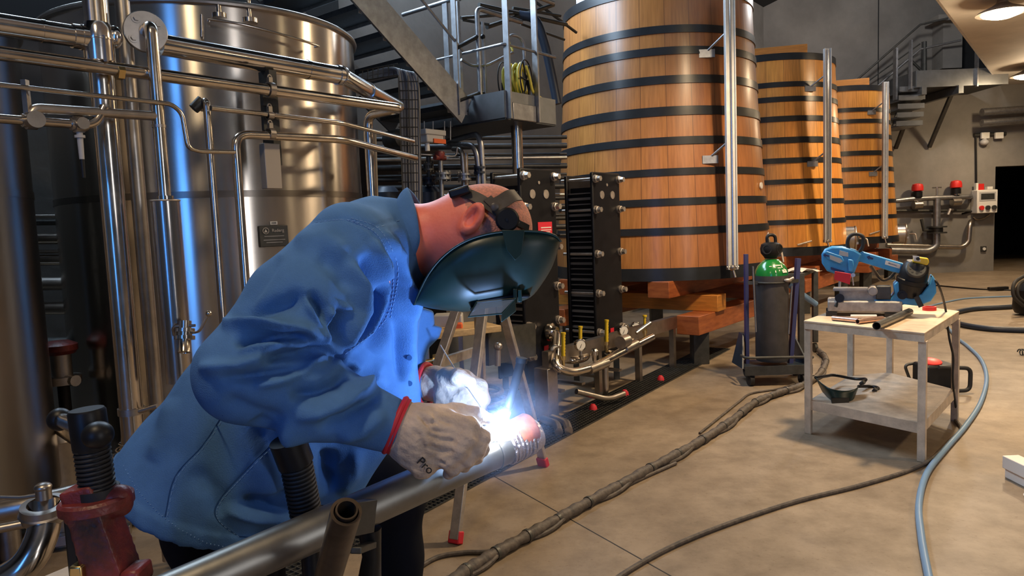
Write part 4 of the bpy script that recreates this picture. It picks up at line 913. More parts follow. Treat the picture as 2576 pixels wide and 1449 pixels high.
for s, o_ in ((.08, .03), (.45, .03), (.08, .3), (.45, .3)): c = B0 + bd*s + bn*o_; MB().beam((c[0], c[1], 0), (c[0], c[1], zb_ - .02), .03, .03).build('leg', 'satin', T)
c = at(1128, 795, 5.0); tag(MB().box((c[0], c[1], zb_ + .06), (.2, .15, .09)).build('tool_box', 'plastic', bevel=.01), 'grey and orange case behind the plank bench', 'case')
c = at(1145, 812, 4.85); tag(MB().box((c[0], c[1], zb_ + .035), (.1, .05, .05)).build('orange_grip', 'orange', bevel=.01), 'small orange grip on the plank bench', 'tool')
c = at(1107, 905, 4.4); T = thing('brass_coupling', 'brass coupling on a heap of cable by the bench', 'coupling', (c[0], c[1], c[2] - .04)); MB().cyl(c - np.array([.04, 0, 0]), c + np.array([.04, 0, .01]), .035).cyl(c + np.array([.04, 0, .01]), c + np.array([.055, 0, .012]), .045).cyl(c - np.array([.09, 0, .01]), c - np.array([.03, 0, 0]), .014).build('body', 'brass', T)
hp = []
for k in range(60): t = k*.7; hp.append((c[0] + .18 + math.cos(t)*(.2 + .02*math.sin(k)), 4.65 + math.sin(t)*.14, max(.03, .03 + k*.007)))
tag(MB().tube(smooth_path(hp, 4), .016, 8).build('cable_heap', 'cable'), 'loose heap of grey cable under the plank bench', 'cable')
c = at(1240, 950, 4.8); T = thing('floor_bracket', 'grey steel bracket with a lever behind the ladder', 'bracket', (c[0], c[1], 0)); MB().box((c[0], c[1], .2), (.5, .04, .35)).build('plate', 'darkmetal', T); MB().tube([at(1252, 920, 4.7), at(1253, 870, 4.7)], .02).ball(at(1253, 872, 4.7), .03).build('lever', 'satin', T)
# ================================================================ HIGH WALKWAY AND BACK WALL FITTINGS
T = thing('high_walkway', 'dark railed walkway high on the back wall with stairs dropping behind the vats', 'walkway', at(2390, 225, 15.2))
zw = at(2400, 228, 15.2)[2]
w0, w1 = at(2288, 228, 15.2), at(2515, 205, 15.2)
MB().box(((w0[0] + w1[0])/2, 15.6, zw + .1), (w1[0] - w0[0], 1.3, .06)).build('deck', 'tread', T)
MB().beam((w0[0], 14.95, zw + .22), (w1[0], 14.95, zw + .22), .02, .34).beam((w0[0], 14.95, zw + .22), (w0[0], 16.2, zw + .22), .02, .34).build('skirt', 'stair', T)
for px, y0 in ((2325, 245), (2418, 228)):
    a = at(px, y0, 14.9); MB().beam((a[0], 14.9, zw - .02), (a[0], 16.25, zw - .02), .10, .16).build('bracket', 'stair', T)
    MB().beam((a[0] + .05, 15.3, zw - .05), (a[0] + .15, 16.25, zw - 1.05), .07, .07).build('brace', 'darkmetal', T)
for px in (2290, 2456): a = at(px, 220, 14.93); MB().beam((a[0], 14.93, zw + .02), (a[0], 14.93, zw + 1.0), .10, .03).build('rail_post', 'dullm', T)
pts1 = [at(2120, 232, 15.9), at(2315, 62, 15.6), at(2385, 46, 15.4)]; pts2 = [at(2190, 232, 16.1), at(2315, 124, 15.8), at(2418, 101, 15.6)]
MB().tube(pts1, .022, 10).build('handrail', 'darkmetal', T); MB().tube(pts2, .022, 10).build('handrail', 'dullm', T)
MB().tube([at(2155, 225, 16.1), at(2315, 110, 15.8)], .014, 8).build('handrail', 'darkmetal', T)
a, b = at(2252, 252, 15.2), at(2253, 122, 15.2); MB().beam((a[0], 15.2, a[2]), (a[0], 15.2, b[2]), .12, .04).build('stair_post', 'dullm', T)
for k in range(5): c = at(2266 - k*2, 238 + k*21, 15.5); MB().box(c, (.45, .9, .04)).box(c + np.array([0, -.45, .04]), (.55, .02, .10)).build('tread', 'stair', T)
MB().beam(at(2290, 215, 15.6), at(2262, 320, 15.6), .04, .3).build('stringer', 'stair', T)
a, b = at(2325, 185, 15.8), at(2325, 105, 15.8); MB().tube([a, b], .05, 10).tube([a, at(2290, 150, 15.8)], .03, 8).build('strut', 'darkmetal', T)
c = at(2388, 115, 16.0); tag(MB().box((c[0], 16.08, c[2] + .0), (.42, .4, 1.0)).box((c[0] - .1, 15.9, c[2] + .52), (.7, .5, .12)).build('duct_column', 'wall'), 'square concrete-coloured duct with a hood above the high walkway', 'duct')
c = at(2430, 140, 16.25); struct(MB().box((c[0] + .2, 16.27, c[2] + .1), (.7, .05, .8)).build('door_2', 'dark'))
# two wide steel ducts on the wall below the slab, small lights
for i, (y, r_) in enumerate(((283, .085), (309, .075))):
    a, b = at(2470, y, 15.9), at(2640, y - 12, 15.9); pipe_thing('wall_duct_pipe', 'fat level pipe high on the wall near the door, %s one' % ('upper', 'lower')[i], [a, b], r_, 'dullm')
T = thing('twin_spotlight', 'pair of small square floodlights on a rail near the door', 'spotlight', at(2490, 340, 16.1))
MB().tube([at(2450, 340, 16.26), at(2530, 336, 16.26)], .04).build('rail', 'darkmetal', T)
for px in (2478, 2513): c = at(px, 341, 16.2); MB().box(c, (.18, .06, .14)).build('lamp_head', 'white', T, bevel=.01)
c = at(2476, 358, 16.22); tag(MB().ball(c, (.09, .09, .07)).cyl(c, c + up3*.08, .05).build('siren_dome', 'plastic'), 'small pale dome on the wall under the floodlights', 'dome')
tag(MB().tube([at(2455, 345, 16.26), at(2456, 470, 16.26), at(2450, 530, 16.26), at(2420, 538, 16.26)], .02, 8, True, .05).build('wall_cable', 'black'), 'black cable running down the wall left of the control box', 'cable')
# pipework on the back wall
def bw(px, py, o=.18): return at(px, py, YB - o)
T = thing('steel_pipework', 'grey steel pipes with a tee and a clamped drop on the back wall', 'pipework', at(2357, 683, YB - .2))
MB().tube([bw(2230, 508, .22), bw(2300, 500, .22), bw(2440, 495, .22), bw(2441, 494, 0)], .055, 16, True, .08).build('upper_pipe', 'dullm', T)
MB().tube([bw(2357, 500, .22), bw(2356, 620, .22), bw(2335, 632, .22), bw(2240, 630, .22)], .075, 18, True, .25).build('drop_pipe', 'dullm', T)
MB().tube([bw(2230, 617, .2), bw(2420, 622, .2), bw(2436, 610, .2), bw(2440, 560, .2), bw(2445, 556, 0)], .055, 16, True, .2).build('lower_pipe', 'satin', T)
c = bw(2357, 578, .22); MB().cyl(c + up3*.05, c + up3*.08, .2).cyl(c - up3*.08, c - up3*.05, .2).cyl(c - up3*.05, c + up3*.05, .12).tube([c, c - np.array([.3, 0, .0]), c - np.array([.35, 0, -.25])], .035, 10).build('butterfly_valve', 'darkmetal', T)
MB().tube([bw(2357, 498, .22), bw(2357, 470, .22)], .02, 8).box(bw(2357, 472, .22), (.2, .02, .03)).build('vent', 'satin', T)
MB().tube([bw(2230, 530, .1), bw(2440, 530, .1)], .03, 10).build('rail', 'darkmetal', T)
MB().tube([bw(2385, 540, .2), bw(2390, 527, .2), bw(2397, 528, .1)], .03, 10).build('tap', 'alu', T)
for px, py, lab in ((2308, 470, 'red-topped actuator on the back wall, nearer the farthest vat'), (2405, 462, 'red-topped actuator on the back wall, nearer the control box')):
    c = bw(px, py + 12, .22); A_ = thing('red_actuator', lab, 'actuator', c - up3*.25, 'red-topped wall actuators')
    MB().lathe([(0, .06), (.02, .12), (.1, .12), (.16, .1), (.18, .04)], c, (0, 0, 1), 16).build('red_cover', 'red', A_); MB().cyl(c - up3*.12, c, .1).build('black_base', 'black', A_)
    MB().cyl(c - up3*.26, c - up3*.12, .035).cyl(c - up3*.3 - ax3*.1*0 - np.array([.09, 0, 0]), c - up3*.3 + np.array([.09, 0, 0]), .09).build('stem', 'satin', A_)
c = bw(2476, 507, .12); T = thing('control_box', 'pale control box with a screen window, three round buttons and a red lamp on top', 'control box', c - up3*.35)
MB().box(c, (.46, .22, .52)).build('case', 'white', T, bevel=.015); MB().box(c + np.array([0, -.112, .11]), (.37, .01, .2)).build('screen', 'plastic', T)
MB().box(c + np.array([0, -.118, .11]), (.30, .005, .13)).build('screen', 'darkmetal', T)
for dx, mt in ((-.14, 'red'), (.0, 'darkmetal'), (.14, 'darkmetal')): MB().cyl(c + np.array([dx, -.11, -.14]), c + np.array([dx, -.15, -.14]), .05).build('button', mt, T)
MB().box(c + np.array([-.1, 0, .33]), (.13, .08, .14)).build('warning_light', 'red', T); MB().box(c + np.array([.1, 0, .30]), (.12, .08, .06)).box(c + np.array([-.19, 0, .34]), (.05, .08, .16)).build('socket', 'white', T)
c = bw(2474, 626, .02); T = thing('wall_socket', 'small dark wall socket under the control box', 'socket', c); MB().box(c, (.12, .04, .12)).build('plate', 'darkmetal', T, bevel=.006); MB().cyl(c, c - np.array([0, .035, 0]), .035).build('outlet', 'white', T)
tag(MB().tube([bw(2448, 545, .04), bw(2456, 553, .04), bw(2475, 550, .04), bw(2490, 540, .04)], .02, 8, True, .1).build('cable_loop', 'satin'), 'cable loop hanging right below the control box', 'cable')
c = fl(2352, 674); tag(MB().torus((c[0], c[1], .10), (0, 0.2, 1), .2, .05, 24, 8).build('cable_coil', 'black'), 'black coil lying on the floor at the back wall', 'coil')

# ================================================================ WORK TABLE
TF = [(2.39, 4.14), (1.98, 4.77), (2.60, 5.47), (2.93, 5.52), (3.07, 4.92)]
TZ = .775
T = thing('work_table', 'chipped cream work table with plywood top and a lower shelf', 'table', (2.5, 4.8, 0))
def poly(off, z):
    cx, cy = np.mean(TF, 0); return [np.array([x + (x - cx)*off, y + (y - cy)*off, z]) for x, y in TF]
MB().prism(poly(.05, TZ - .012), up3*.014).build('top', 'benchtop', T, bevel=.003)
MB().prism(poly(.045, TZ - .055), up3*.043).build('top_frame', 'bench', T)
MB().prism(poly(-.02, .215), up3*.012).build('shelf', 'bench', T)
for i in range(5):
    a, b = poly(-.0, .20)[i], poly(-.0, .20)[(i + 1) % 5]; MB().beam(a, b, .02, .065 if i in (0, 4) else .02).build('shelf_rail', 'bench', T)
dl = nrm(np.array([-.41, .63, 0])); dr = nrm(np.array([.68, .78, 0]))
for i, (x, y) in enumerate(TF):
    MB().prism([(x - .028*dl[0] - .02*dr[0], y - .028*dl[1] - .02*dr[1], 0), (x + .02*dl[0] - .02*dr[0], y + .02*dl[1] - .02*dr[1], 0), (x + .02*dl[0] + .022*dr[0], y + .02*dl[1] + .022*dr[1], 0), (x - .028*dl[0] + .022*dr[0], y - .028*dl[1] + .022*dr[1], 0)], up3*(TZ - .05)).build('leg', 'bench', T, bevel=.003)
# ---- band saw
def tt(px, py, z): return fl(px, py, z)
F0 = tt(2096, 793, TZ); 
SB = tt(2190, 790, TZ + .02)
sx = nrm(np.array([.86, -.42, 0])); sy = np.cross(up3, sx); SO = np.array([2.53, 4.86, TZ])      # saw axes: along its arm, away
Q = lambda a, b, c: SO + sx*a + sy*b + up3*c
YS = SO[1]
def sa(px, py, off=0.0): return onp(px, py, SO + sy*off, sx[:2])
T = thing('band_saw', 'blue metal band saw with black motor and grey vice base on the work table', 'saw', SO)
m = MB(); m.prism([sa(2082, 786, -.1)*[1, 1, 0] + up3*(TZ + .03), sa(2270, 795, -.1)*[1, 1, 0] + up3*(TZ + .03), sa(2270, 795, .16)*[1, 1, 0] + up3*(TZ + .03), sa(2082, 786, .16)*[1, 1, 0] + up3*(TZ + .03)], up3*.078)
m.build('base', 'castgrey', T, bevel=.012)
for px, o_ in ((2092, -.08), (2240, -.08), (2092, .12), (2255, .12)): c = sa(px, 795, o_); MB().box((c[0], c[1], TZ + .016), (.07, .05, .03), sx, sy).build('rubber_foot', 'rubber', T)
a, b = sa(2112, 748, 0), sa(2225, 752, 0)
MB().box((sa(2165, 742, .02)), (.27, .13, .075), sx, sy).build('vice_bed', 'castgrey', T, bevel=.004)
MB().box(sa(2150, 727, .02), (.27, .15, .014), sx, sy).build('bed_plate', 'castgrey', T)
MB().lathe([(0, .028), (.04, .034), (.1, .034), (.13, .02)], sa(2196, 733, -.08), sy, 20).cyl(sa(2196, 733, -.10), sa(2196, 733, -.075), .022).build('vice_boss', 'castgrey', T)
MB().box(sa(2222, 735, -.02), (.09, .1, .09), sx, sy).build('vice_jaw', 'darkmetal', T, bevel=.006)
MB().tube([sa(2110, 752, -.08), sa(2102, 772, -.10)], .012).cyl(sa(2112, 750, -.1), sa(2112, 750, -.07), .03).build('hand_crank', 'black', T)
# arm: outline read from the side, thick across
def sprism(pts, o0, o1, name, mt, par=T, bevel=.006): 
    return MB().prism([sa(x, y, o0) for x, y in pts], sy*(o1 - o0)).build(name, mt, par, bevel=bevel)
head = [(2066, 640), (2074, 627), (2092, 620), (2118, 620), (2150, 628), (2170, 640), (2160, 660), (2148, 690), (2110, 694), (2080, 682), (2067, 662)]
hd = sprism(head, -.045, .05, 'wheel_housing', 'sawblue', bevel=.014)
sprism([(2070, 636), (2080, 632), (2118, 645), (2124, 656), (2116, 665), (2080, 652)], -.060, -.045, 'cover_plate', 'sawblue', hd, .004)
sprism([(2087, 641), (2113, 650), (2120, 657), (2112, 662), (2088, 652)], -.064, -.060, 'info_label', 'plastic', hd, 0)
sprism([(2070, 641), (2077, 638), (2077, 640), (2086, 643), (2085, 646), (2077, 644), (2076, 647)], -.064, -.061, 'arrow', 'navy', hd, 0)
sprism([(2090, 672), (2125, 682), (2124, 688), (2090, 678)], -.050, -.045, 'groove', 'navy', hd, 0)
sprism([(2112, 630), (2134, 636), (2134, 646), (2110, 642)], -.052, -.045, 'warning_label', 'plastic', hd, 0)
arm = [(2150, 634), (2166, 632), (2275, 664), (2272, 690), (2245, 684), (2155, 656)]
ar = sprism(arm, -.03, .045, 'arm', 'sawblue', bevel=.006)
q0 = [sa(x, y, -.034) for x, y in ((2228, 655), (2266, 666), (2263, 676), (2226, 665))]
pl = MB().prism(q0, sy*.004).build('maker_label', 'white', ar)
cq = sum(q0)/4 - sy*.0012; text('PROMAC', .014, 'navy', cq, q0[1] - q0[0], np.cross(-sy, q0[1] - q0[0])*1, pl)
sprism([(2180, 646), (2188, 643), (2188, 646), (2197, 649), (2196, 653), (2187, 651), (2186, 654)], -.033, -.030, 'arrow', 'navy', ar, 0)
sprism([(2133, 652), (2146, 654), (2149, 668), (2144, 685), (2134, 684)], -.06, .02, 'blade_guide', 'sawblue')
gp_ = [(2100, 682), (2141, 689), (2138, 716), (2098, 703)]
sprism(gp_, -.075, -.065, 'red_guard', 'redtrim', bevel=.003)
MB().tube([sa(2113, 705, 0), sa(2112, 722, 0)], .009).build('guide_rod', 'alu', T); MB().tube([sa(2143, 690, -.05), sa(2147, 718, -.05)], .005).cyl(sa(2146, 692, -.07), sa(2146, 692, -.04), .014).build('guide_rod', 'alu', T)
# handle: black closed loop
hp_ = [(2136, 634), (2132, 612), (2137, 596), (2150, 589), (2166, 592), (2172, 600), (2170, 620), (2160, 636)]
MB().tube(smooth_path([sa(x, y, -.02) for x, y in hp_] , 5) , .0125, 12).build('loop_handle', 'rubber', T)
MB().tube([sa(2138, 634, -.02), sa(2162, 634, -.02)], .012).tube([sa(2143, 640, -.02), sa(2145, 662, -.02)], .010).build('handle_stem', 'castgrey', T)
# motor
mc = sa(2297, 695, -.02); ma = sa(2312, 655, -.05) - sa(2292, 725, -.02); ma = nrm(ma)
mx_, my_, _ = frame(ma, sy)
mo = MB().lathe([(-.14, .065), (-.13, .08), (-.05, .09), (-.045, .096), (-.02, .096), (-.015, .088), (.02, .086), (.08, .077), (.1, .062), (.103, .02)], mc, ma, 36).build('motor', 'black', T)
f_ = nrm(-sy*.85 + ma*.25); fx_ = nrm(np.cross(up3, f_)); fy_ = np.cross(f_, fx_)
MB().lathe([(0, .062), (.012, .062), (.02, .055), (.02, .0)], mc + ma*.05 - sy*.055, nrm(-sy*.8 + ma*.55), 30).build('fan_cover', 'darkmetal', mo)
fa = nrm(-sy*.8 + ma*.55); u1, v1, _ = frame(fa)
for k in range(8): t = k*math.pi/4; c = mc + ma*.05 - sy*.055 + fa*.0205 + (u1*math.cos(t) + v1*math.sin(t))*.034; MB().cyl(c, c + fa*.001, .007, n=10).build('vent_hole', 'rubber', mo)
sprism([(2300, 645), (2335, 650), (2338, 660), (2332, 668), (2295, 660)], -.085, -.03, 'switch_box', 'yellow')
c = sa(2309, 651, -.09); MB().cyl(c, c - sy*.016, .011).build('switch_knob', 'rubber', T); MB().prism([sa(2296, 643, -.09), sa(2313, 645, -.09), sa(2316, 658, -.09), sa(2298, 656, -.09)], sy*.006).build('switch_plate', 'white', T)
# blue turntable / gear housing
gh = [(2248, 716), (2262, 703), (2266, 712), (2265, 735), (2290, 748), (2318, 740), (2338, 715), (2346, 692), (2354, 706), (2356, 736), (2342, 758), (2310, 770), (2275, 766), (2255, 772), (2200, 766), (2198, 755), (2240, 752), (2250, 738)]
sprism(gh, -.06, .10, 'gear_housing', 'sawblue', bevel=.008)
for px, py, o_, r_ in ((2270, 742, -.085, .030), ): c = sa(px, py, o_); MB().cyl(c, c + sy*.03, r_).cyl(c - sy*.012, c, r_*.5).build('lock_knob', 'black', T)
MB().beam(sa(2305, 746, -.09), sa(2318, 772, -.10), .03, .025).build('lock_lever', 'rubber', T)
MB().tube([sa(2190, 668, .09), sa(2212, 700, .10), sa(2222, 706, .10), sa(2240, 700, .10), sa(2262, 672, .09)], .012, 10, True, .04).build('return_spring_bar', 'brown', T)
# power cord down the table
tag(MB().tube(smooth_path([sa(2343, 694, -.02), sa(2362, 720, -.05), tt(2378, 775, TZ + .03) + 0, at(2388, 850, 4.75), at(2398, 900, 4.78), at(2397, 960, 4.8), fl(2408, 1052, .01) + 0], 8), .007, 8).build('power_cord', 'rubber'), 'black power cord of the saw hanging down past the table leg', 'cord')
# things on the table
def tube_on(x0, y0, x1, y1, r_, z, lab, mt='copper', grp='cut steel tube ends on the table'):
    a, b = tt(x0, y0, z + r_), tt(x1, y1, z + r_); return tag(MB().pipe(a, b, r_, .003).build('cut_tube', mt), lab, 'tube', grp)
Zt = TZ + .003
tube_on(2095, 800, 2160, 806, .0165, Zt, 'short pinkish tube nearest the corner of the table, behind another')
tube_on(2157, 809, 2220, 801, .0165, Zt, 'short tube piece with its dark open end facing the camera, in the middle')
tube_on(2140, 796, 2205, 796, .0125, Zt, 'pale tube piece closest to the saw base', 'paper')
tube_on(2205, 820, 2288, 784, .024, Zt, 'longest grey tube lying across the table, reaching over its edge', 'weldpipe')
c = tt(2338, 776, Zt + .012); T = tag(MB().lathe([(-.012, .044), (.014, .044), (.014, .034), (-.012, .034)], c, (0, 0, 1), 36, False, True).build('tape_roll', 'red'), 'small red roll of tape on the table under the saw', 'tape')
# spare mask on the shelf
sh = .227
mk = lambda px, py, Y: at(px, py, Y)
T = thing('spare_welding_mask', 'spare dark green welding mask lying on the shelf of the table', 'mask', fl(2112, 1024, sh))
top_ = [(2050, 948, 4.95), (2062, 962, 4.85), (2085, 975, 4.78), (2120, 980, 4.76), (2150, 976, 4.8), (2162, 968, 4.9)]
bot_ = [(2068, 985, 4.9), (2085, 1005, 4.8), (2100, 1022, 4.7), (2120, 1026, 4.68), (2137, 1026, 4.7), (2150, 1000, 4.85)]
m = MB(); n_ = 6; rows = []
for j in range(8):
    t = j/7; rows.append([mk(*(np.array(top_[i])*(1 - t) + np.array(bot_[i])*t)) + np.array([0, -.035*math.sin(math.pi*i/5)*(1 - t*.5), 0]) for i in range(n_)])
P_ = [p for r_ in rows for p in smooth_path(r_, 4)]; w_n = len(smooth_path(rows[0], 4))
m.add(P_, [(j*w_n + i, j*w_n + i + 1, (j + 1)*w_n + i + 1, (j + 1)*w_n + i) for j in range(7) for i in range(w_n - 1)])
o = m.build('shell', 'mask', T); q = o.modifiers.new('thick', 'SOLIDIFY'); q.thickness = .004
MB().prism([mk(2088, 1000, 4.70), mk(2136, 1000, 4.70), mk(2134, 1016, 4.67), mk(2092, 1016, 4.67)], np.array([0, -.01, 0])).build('window', 'black', T, bevel=.003)
MB().tube(smooth_path([mk(2052, 950, 4.95), mk(2080, 946, 5.1), mk(2100, 944, 5.15), mk(2150, 953, 5.1), mk(2178, 954, 5.0), mk(2165, 965, 4.92)], 6), .011, 8).tube(smooth_path([mk(2160, 972, 4.95), mk(2190, 972, 5.05), mk(2209, 976, 5.0), mk(2200, 985, 4.95)], 6), .011, 8).build('head_strap', 'black', T)
MB().cyl(mk(2166, 966, 4.9), mk(2174, 960, 4.88), .014).cyl(mk(2196, 988, 4.95), mk(2204, 978, 4.93), .014).tube([mk(2190, 988, 4.95), mk(2213, 1002, 4.95)], .003).build('strap_knob', 'darkmetal', T)
# cable reel on the floor behind the table
c0 = fl(2340, 985); T = thing('cable_reel_box', 'black and red cable reel box with bent tube handles on the floor beyond the table', 'cable reel', c0)
def cr(px, py, dy=0): return at(px, py, c0[1] + dy)
MB().box(cr(2352, 945), (.26, .22, .21)).build('case', 'black', T, bevel=.02)
MB().lathe([(0, .085), (.05, .08), (.065, .04)], cr(2340, 922, .0), (0, -.2, 1), 28).build('red_hub', 'red', T)
MB().torus(cr(2360, 925, .0), (.3, -.6, 1), .10, .012, 30, 8).build('rim', 'black', T)
MB().tube([cr(2365, 985, -.14), cr(2440, 982, -.14), cr(2442, 926, -.14), cr(2362, 924, -.14)], .016, 12, True, .05).build('frame_tube', 'rubber', T)
MB().tube([cr(2318, 975, .1), cr(2290, 958, .1), cr(2275, 918, .1), cr(2312, 912, .1), cr(2300, 958, .1)], .012, 12, True, .04).build('frame_tube', 'darkmetal', T)
# ================================================================ GAS CYLINDER ON TROLLEY
gb = fl(1945, 912, .14); GY = 6.35
def g(px, py, Y=GY): return at(px, py, Y)
cx = (g(1945, 800)[0] + g(1937, 660)[0])/2; R_ = .115*1.0
zb_, zt_ = g(1945, 905)[2], g(1940, 692)[2]
T = thing('gas_cylinder', 'grey gas cylinder with a glossy green shoulder and round valve guard', 'gas cylinder', (cx, GY, zb_))
Rg = (g(1985, 800)[0] - g(1903, 800)[0])/2*.97
MB().lathe([(0, Rg*.96), (.02, Rg), (zt_ - zb_, Rg)], (cx, GY, zb_), (0, 0, 1), 40).build('body', 'cyl', T)
zs_ = g(1935, 652)[2]; h_ = zs_ - zt_
MB().lathe([(0, Rg), (h_*.3, Rg*.97), (h_*.6, Rg*.82), (h_*.85, Rg*.58), (h_, Rg*.42)], (cx, GY, zt_), (0, 0, 1), 40).build('shoulder', 'green', T, angle=60)
lb = [((1930, 664), (1952, 668), (1950, 672), (1932, 670)), ((1919, 668), (1926, 669), (1926, 671), (1919, 670)), ((1955, 674), (1975, 672), (1976, 684), (1956, 684)), ((1933, 676), (1937, 677), (1937, 681), (1933, 681))]
m = MB()
for i, (px, py, w_, hh) in enumerate(((1944, 666, .05, .010), (1948, 672, .03, .008), (1922, 669, .02, .006), (1963, 680, .055, .03), (1936, 681, .008, .02), (1958, 668, .012, .03))):
    p = g(px, py, GY - .01); d2 = np.array([(px - 1942)/45., -1.0, .5]); d2 = nrm(d2); z_ = p[2]; k = (z_ - zt_)/h_; rr = Rg*(1 - .42*max(0, k)**1.6) ; 
    ang = (px - 1940)/43.; ang = max(-.9, min(.9, ang)); q = np.array([cx + rr*ang, GY - rr*math.sqrt(1 - ang*ang) - .003, z_]); nn2 = nrm([ang, -math.sqrt(1 - ang*ang), .45]); x2 = nrm(np.cross(up3, nn2)); m.box(q, (w_, hh, .003), x2, np.cross(nn2, x2), nn2)
m.build('paper_label', 'paper', T)
vg = g(1938, 625); gd2 = nrm(np.array([0, 0, 1]))
mg = MB().lathe([(-.09, .05), (-.07, .062), (-.04, .085), (0, .092), (.04, .08), (.055, .05)], (cx - .005, GY, vg[2]), (0, 0, 1), 36).build('valve_guard', 'black', T)
for s in (-1, 1): c = np.array([cx - .005 + s*.055, GY - .06, vg[2] - .005]); MB().lathe([(0, .04), (.006, .042), (.006, .033), (0, .033)], c, nrm((s*.7, -1, 0)), 24, False).cyl(c - nrm((s*.7, -1, 0))*.004, c + nrm((s*.7, -1, 0))*.002, .034).build('guard_opening', 'rubber', mg)
MB().tube([(cx - .035, GY, vg[2] + .04), (cx - .04, GY, vg[2] + .12), (cx + .035, GY, vg[2] + .12), (cx + .04, GY, vg[2] + .03)], .014, 12, True, .04).build('carry_ring', 'black', T)
T = thing('cylinder_trolley', 'dark blue wheeled trolley carrying the gas cylinder', 'trolley', (cx, GY, 0))
z1 = .12
fx0, fx1 = fl(1862, 922, .15), fl(2018, 928, .15)
MB().prism([(cx - .30, GY - .20, .13), (cx + .26, GY - .22, .13), (cx + .34, GY + .22, .13), (cx - .22, GY + .25, .13)], up3*.02).build('deck', 'trolley', T, bevel=.004)
MB().prism([(cx - .31, GY - .21, .10), (cx + .27, GY - .23, .10), (cx + .27, GY - .215, .10), (cx - .31, GY - .195, .10)], up3*.08).build('front_lip', 'darkmetal', T)
MB().tube([(cx - .31, GY - .1, .26), (cx - .31, GY - .22, .26), (cx + .27, GY - .235, .25), (cx + .33, GY - .05, .2)], .012, 10, True, .04).build('guard_bar', 'darkmetal', T)
for s in (-1, 1): MB().prism([(cx + s*.29 + .0, GY - .1, .14), (cx + s*.29, GY + .2, .14), (cx + s*.22, GY + .2, .42), (cx + s*.22, GY + .1, .42)], (s*.012, 0, 0)).build('side_plate', 'trolley', T)
zu = g(1893, 640)[2]
MB().beam((cx - .2, GY + .08, .14), (cx - .2, GY + .08, zu), .045, .03).build('upright', 'navy', T); xr0, xr1 = g(1990, 900)[0], g(2010, 650)[0]
MB().beam((xr0, GY + .02, .14), (xr1, GY + .02, g(2010, 650)[2]), .05, .035).build('upright', 'navy', T)
for (xa, ya, xb, yb) in ((1894, 670, 1902, 835), (1992, 720, 1984, 840)): MB().tube([g(xa, ya, GY - .12), g(xb, yb, GY - .12)], .008).build('chrome_strip', 'dullm', T)
zc_ = g(1930, 709)[2]; MB().torus((cx, GY, zc_), (0, 0, 1), Rg + .008, .008, 36, 8).beam((cx - .22, GY - Rg*.2, zc_), (cx - Rg, GY - Rg*.4, zc_), .01, .03).beam((cx + Rg, GY - Rg*.4, zc_), (cx + .24, GY, zc_), .01, .03).build('holding_ring', 'darkmetal', T)
c = g(1982, 705, GY - .14); MB().ball(c, (.035, .02, .018)).tube([c, c + np.array([.05, 0, .02])], .012).build('clasp', 'alu', T)
for x, y in ((cx - .25, GY - .16), (cx + .2, GY - .18), (cx - .16, GY + .2), (cx + .28, GY + .18)):
    wl = MB().lathe([(-.018, .03), (-.018, .052), (.018, .052), (.018, .03)], (x, y, .052), (1, .1, 0), 24).build('caster', 'rubber', T); MB().box((x, y, .1), (.05, .06, .02)).beam((x - .024, y, .05), (x - .024, y, .1), .004, .03).beam((x + .024, y, .05), (x + .024, y, .1), .004, .03).build('caster_fork', 'darkmetal', wl)
# grey machine with yellowish rim behind the cylinder = the near vat's manway; pallet bench behind
by = 7.0
T = thing('dark_steel_bench', 'dark steel bench frame behind the gas cylinder with crumpled paper on it', 'bench', at(2020, 850, by)*[1, 1, 0])
zt2 = at(2020, 688, by)[2]; x0, x1 = at(1975, 690, by)[0], at(2022, 690, by)[0]; x2 = at(2055, 690, 7.6)[0]
MB().prism([(x0 - .1, by, zt2 - .03), (x1, by, zt2 - .03), (x2, 7.6, zt2 - .03), (x0 + .1, 7.6, zt2 - .03)], up3*.03).build('top', 'darkmetal', T)
for x, y in ((x1 - .02, by + .02), (x2 - .03, 7.58), (x0 - .05, by + .03), (x0 + .12, 7.55)): MB().beam((x, y, .11), (x, y, zt2 - .03), .05, .05).cyl((x, y, .11), (x, y, .13), .03).lathe([(-.015, .03), (-.015, .05), (.015, .05), (.015, .03)], (x, y, .052), (1, 0, 0), 18).build('leg', 'darkmetal', T)
pp = [np.array([x0 + .05 + .36*i/7, by + .1 + .2*j/4, zt2 + .004 + .045*abs(math.sin(i*2.1 + j*1.3))*(1 - abs(i - 3.2)/5)]) for j in range(5) for i in range(8)]
o = MB().add(pp, [(j*8 + i, j*8 + i + 1, j*8 + i + 9, j*8 + i + 8) for j in range(4) for i in range(7)]).build('crumpled_paper', 'paper', angle=180); q = o.modifiers.new('t', 'SOLIDIFY'); q.thickness = .002; tag(o, 'crumpled white paper on the dark bench behind the green cylinder shoulder', 'paper')
tag(MB().tube(smooth_path([at(1985, 715, 7.3), at(2010, 735, 7.3), at(2052, 765, 7.4)], 5), .03, 14).build('blue_pipe_piece', 'hoseblue'), 'pale blue thick tube slanting behind the trolley', 'tube')
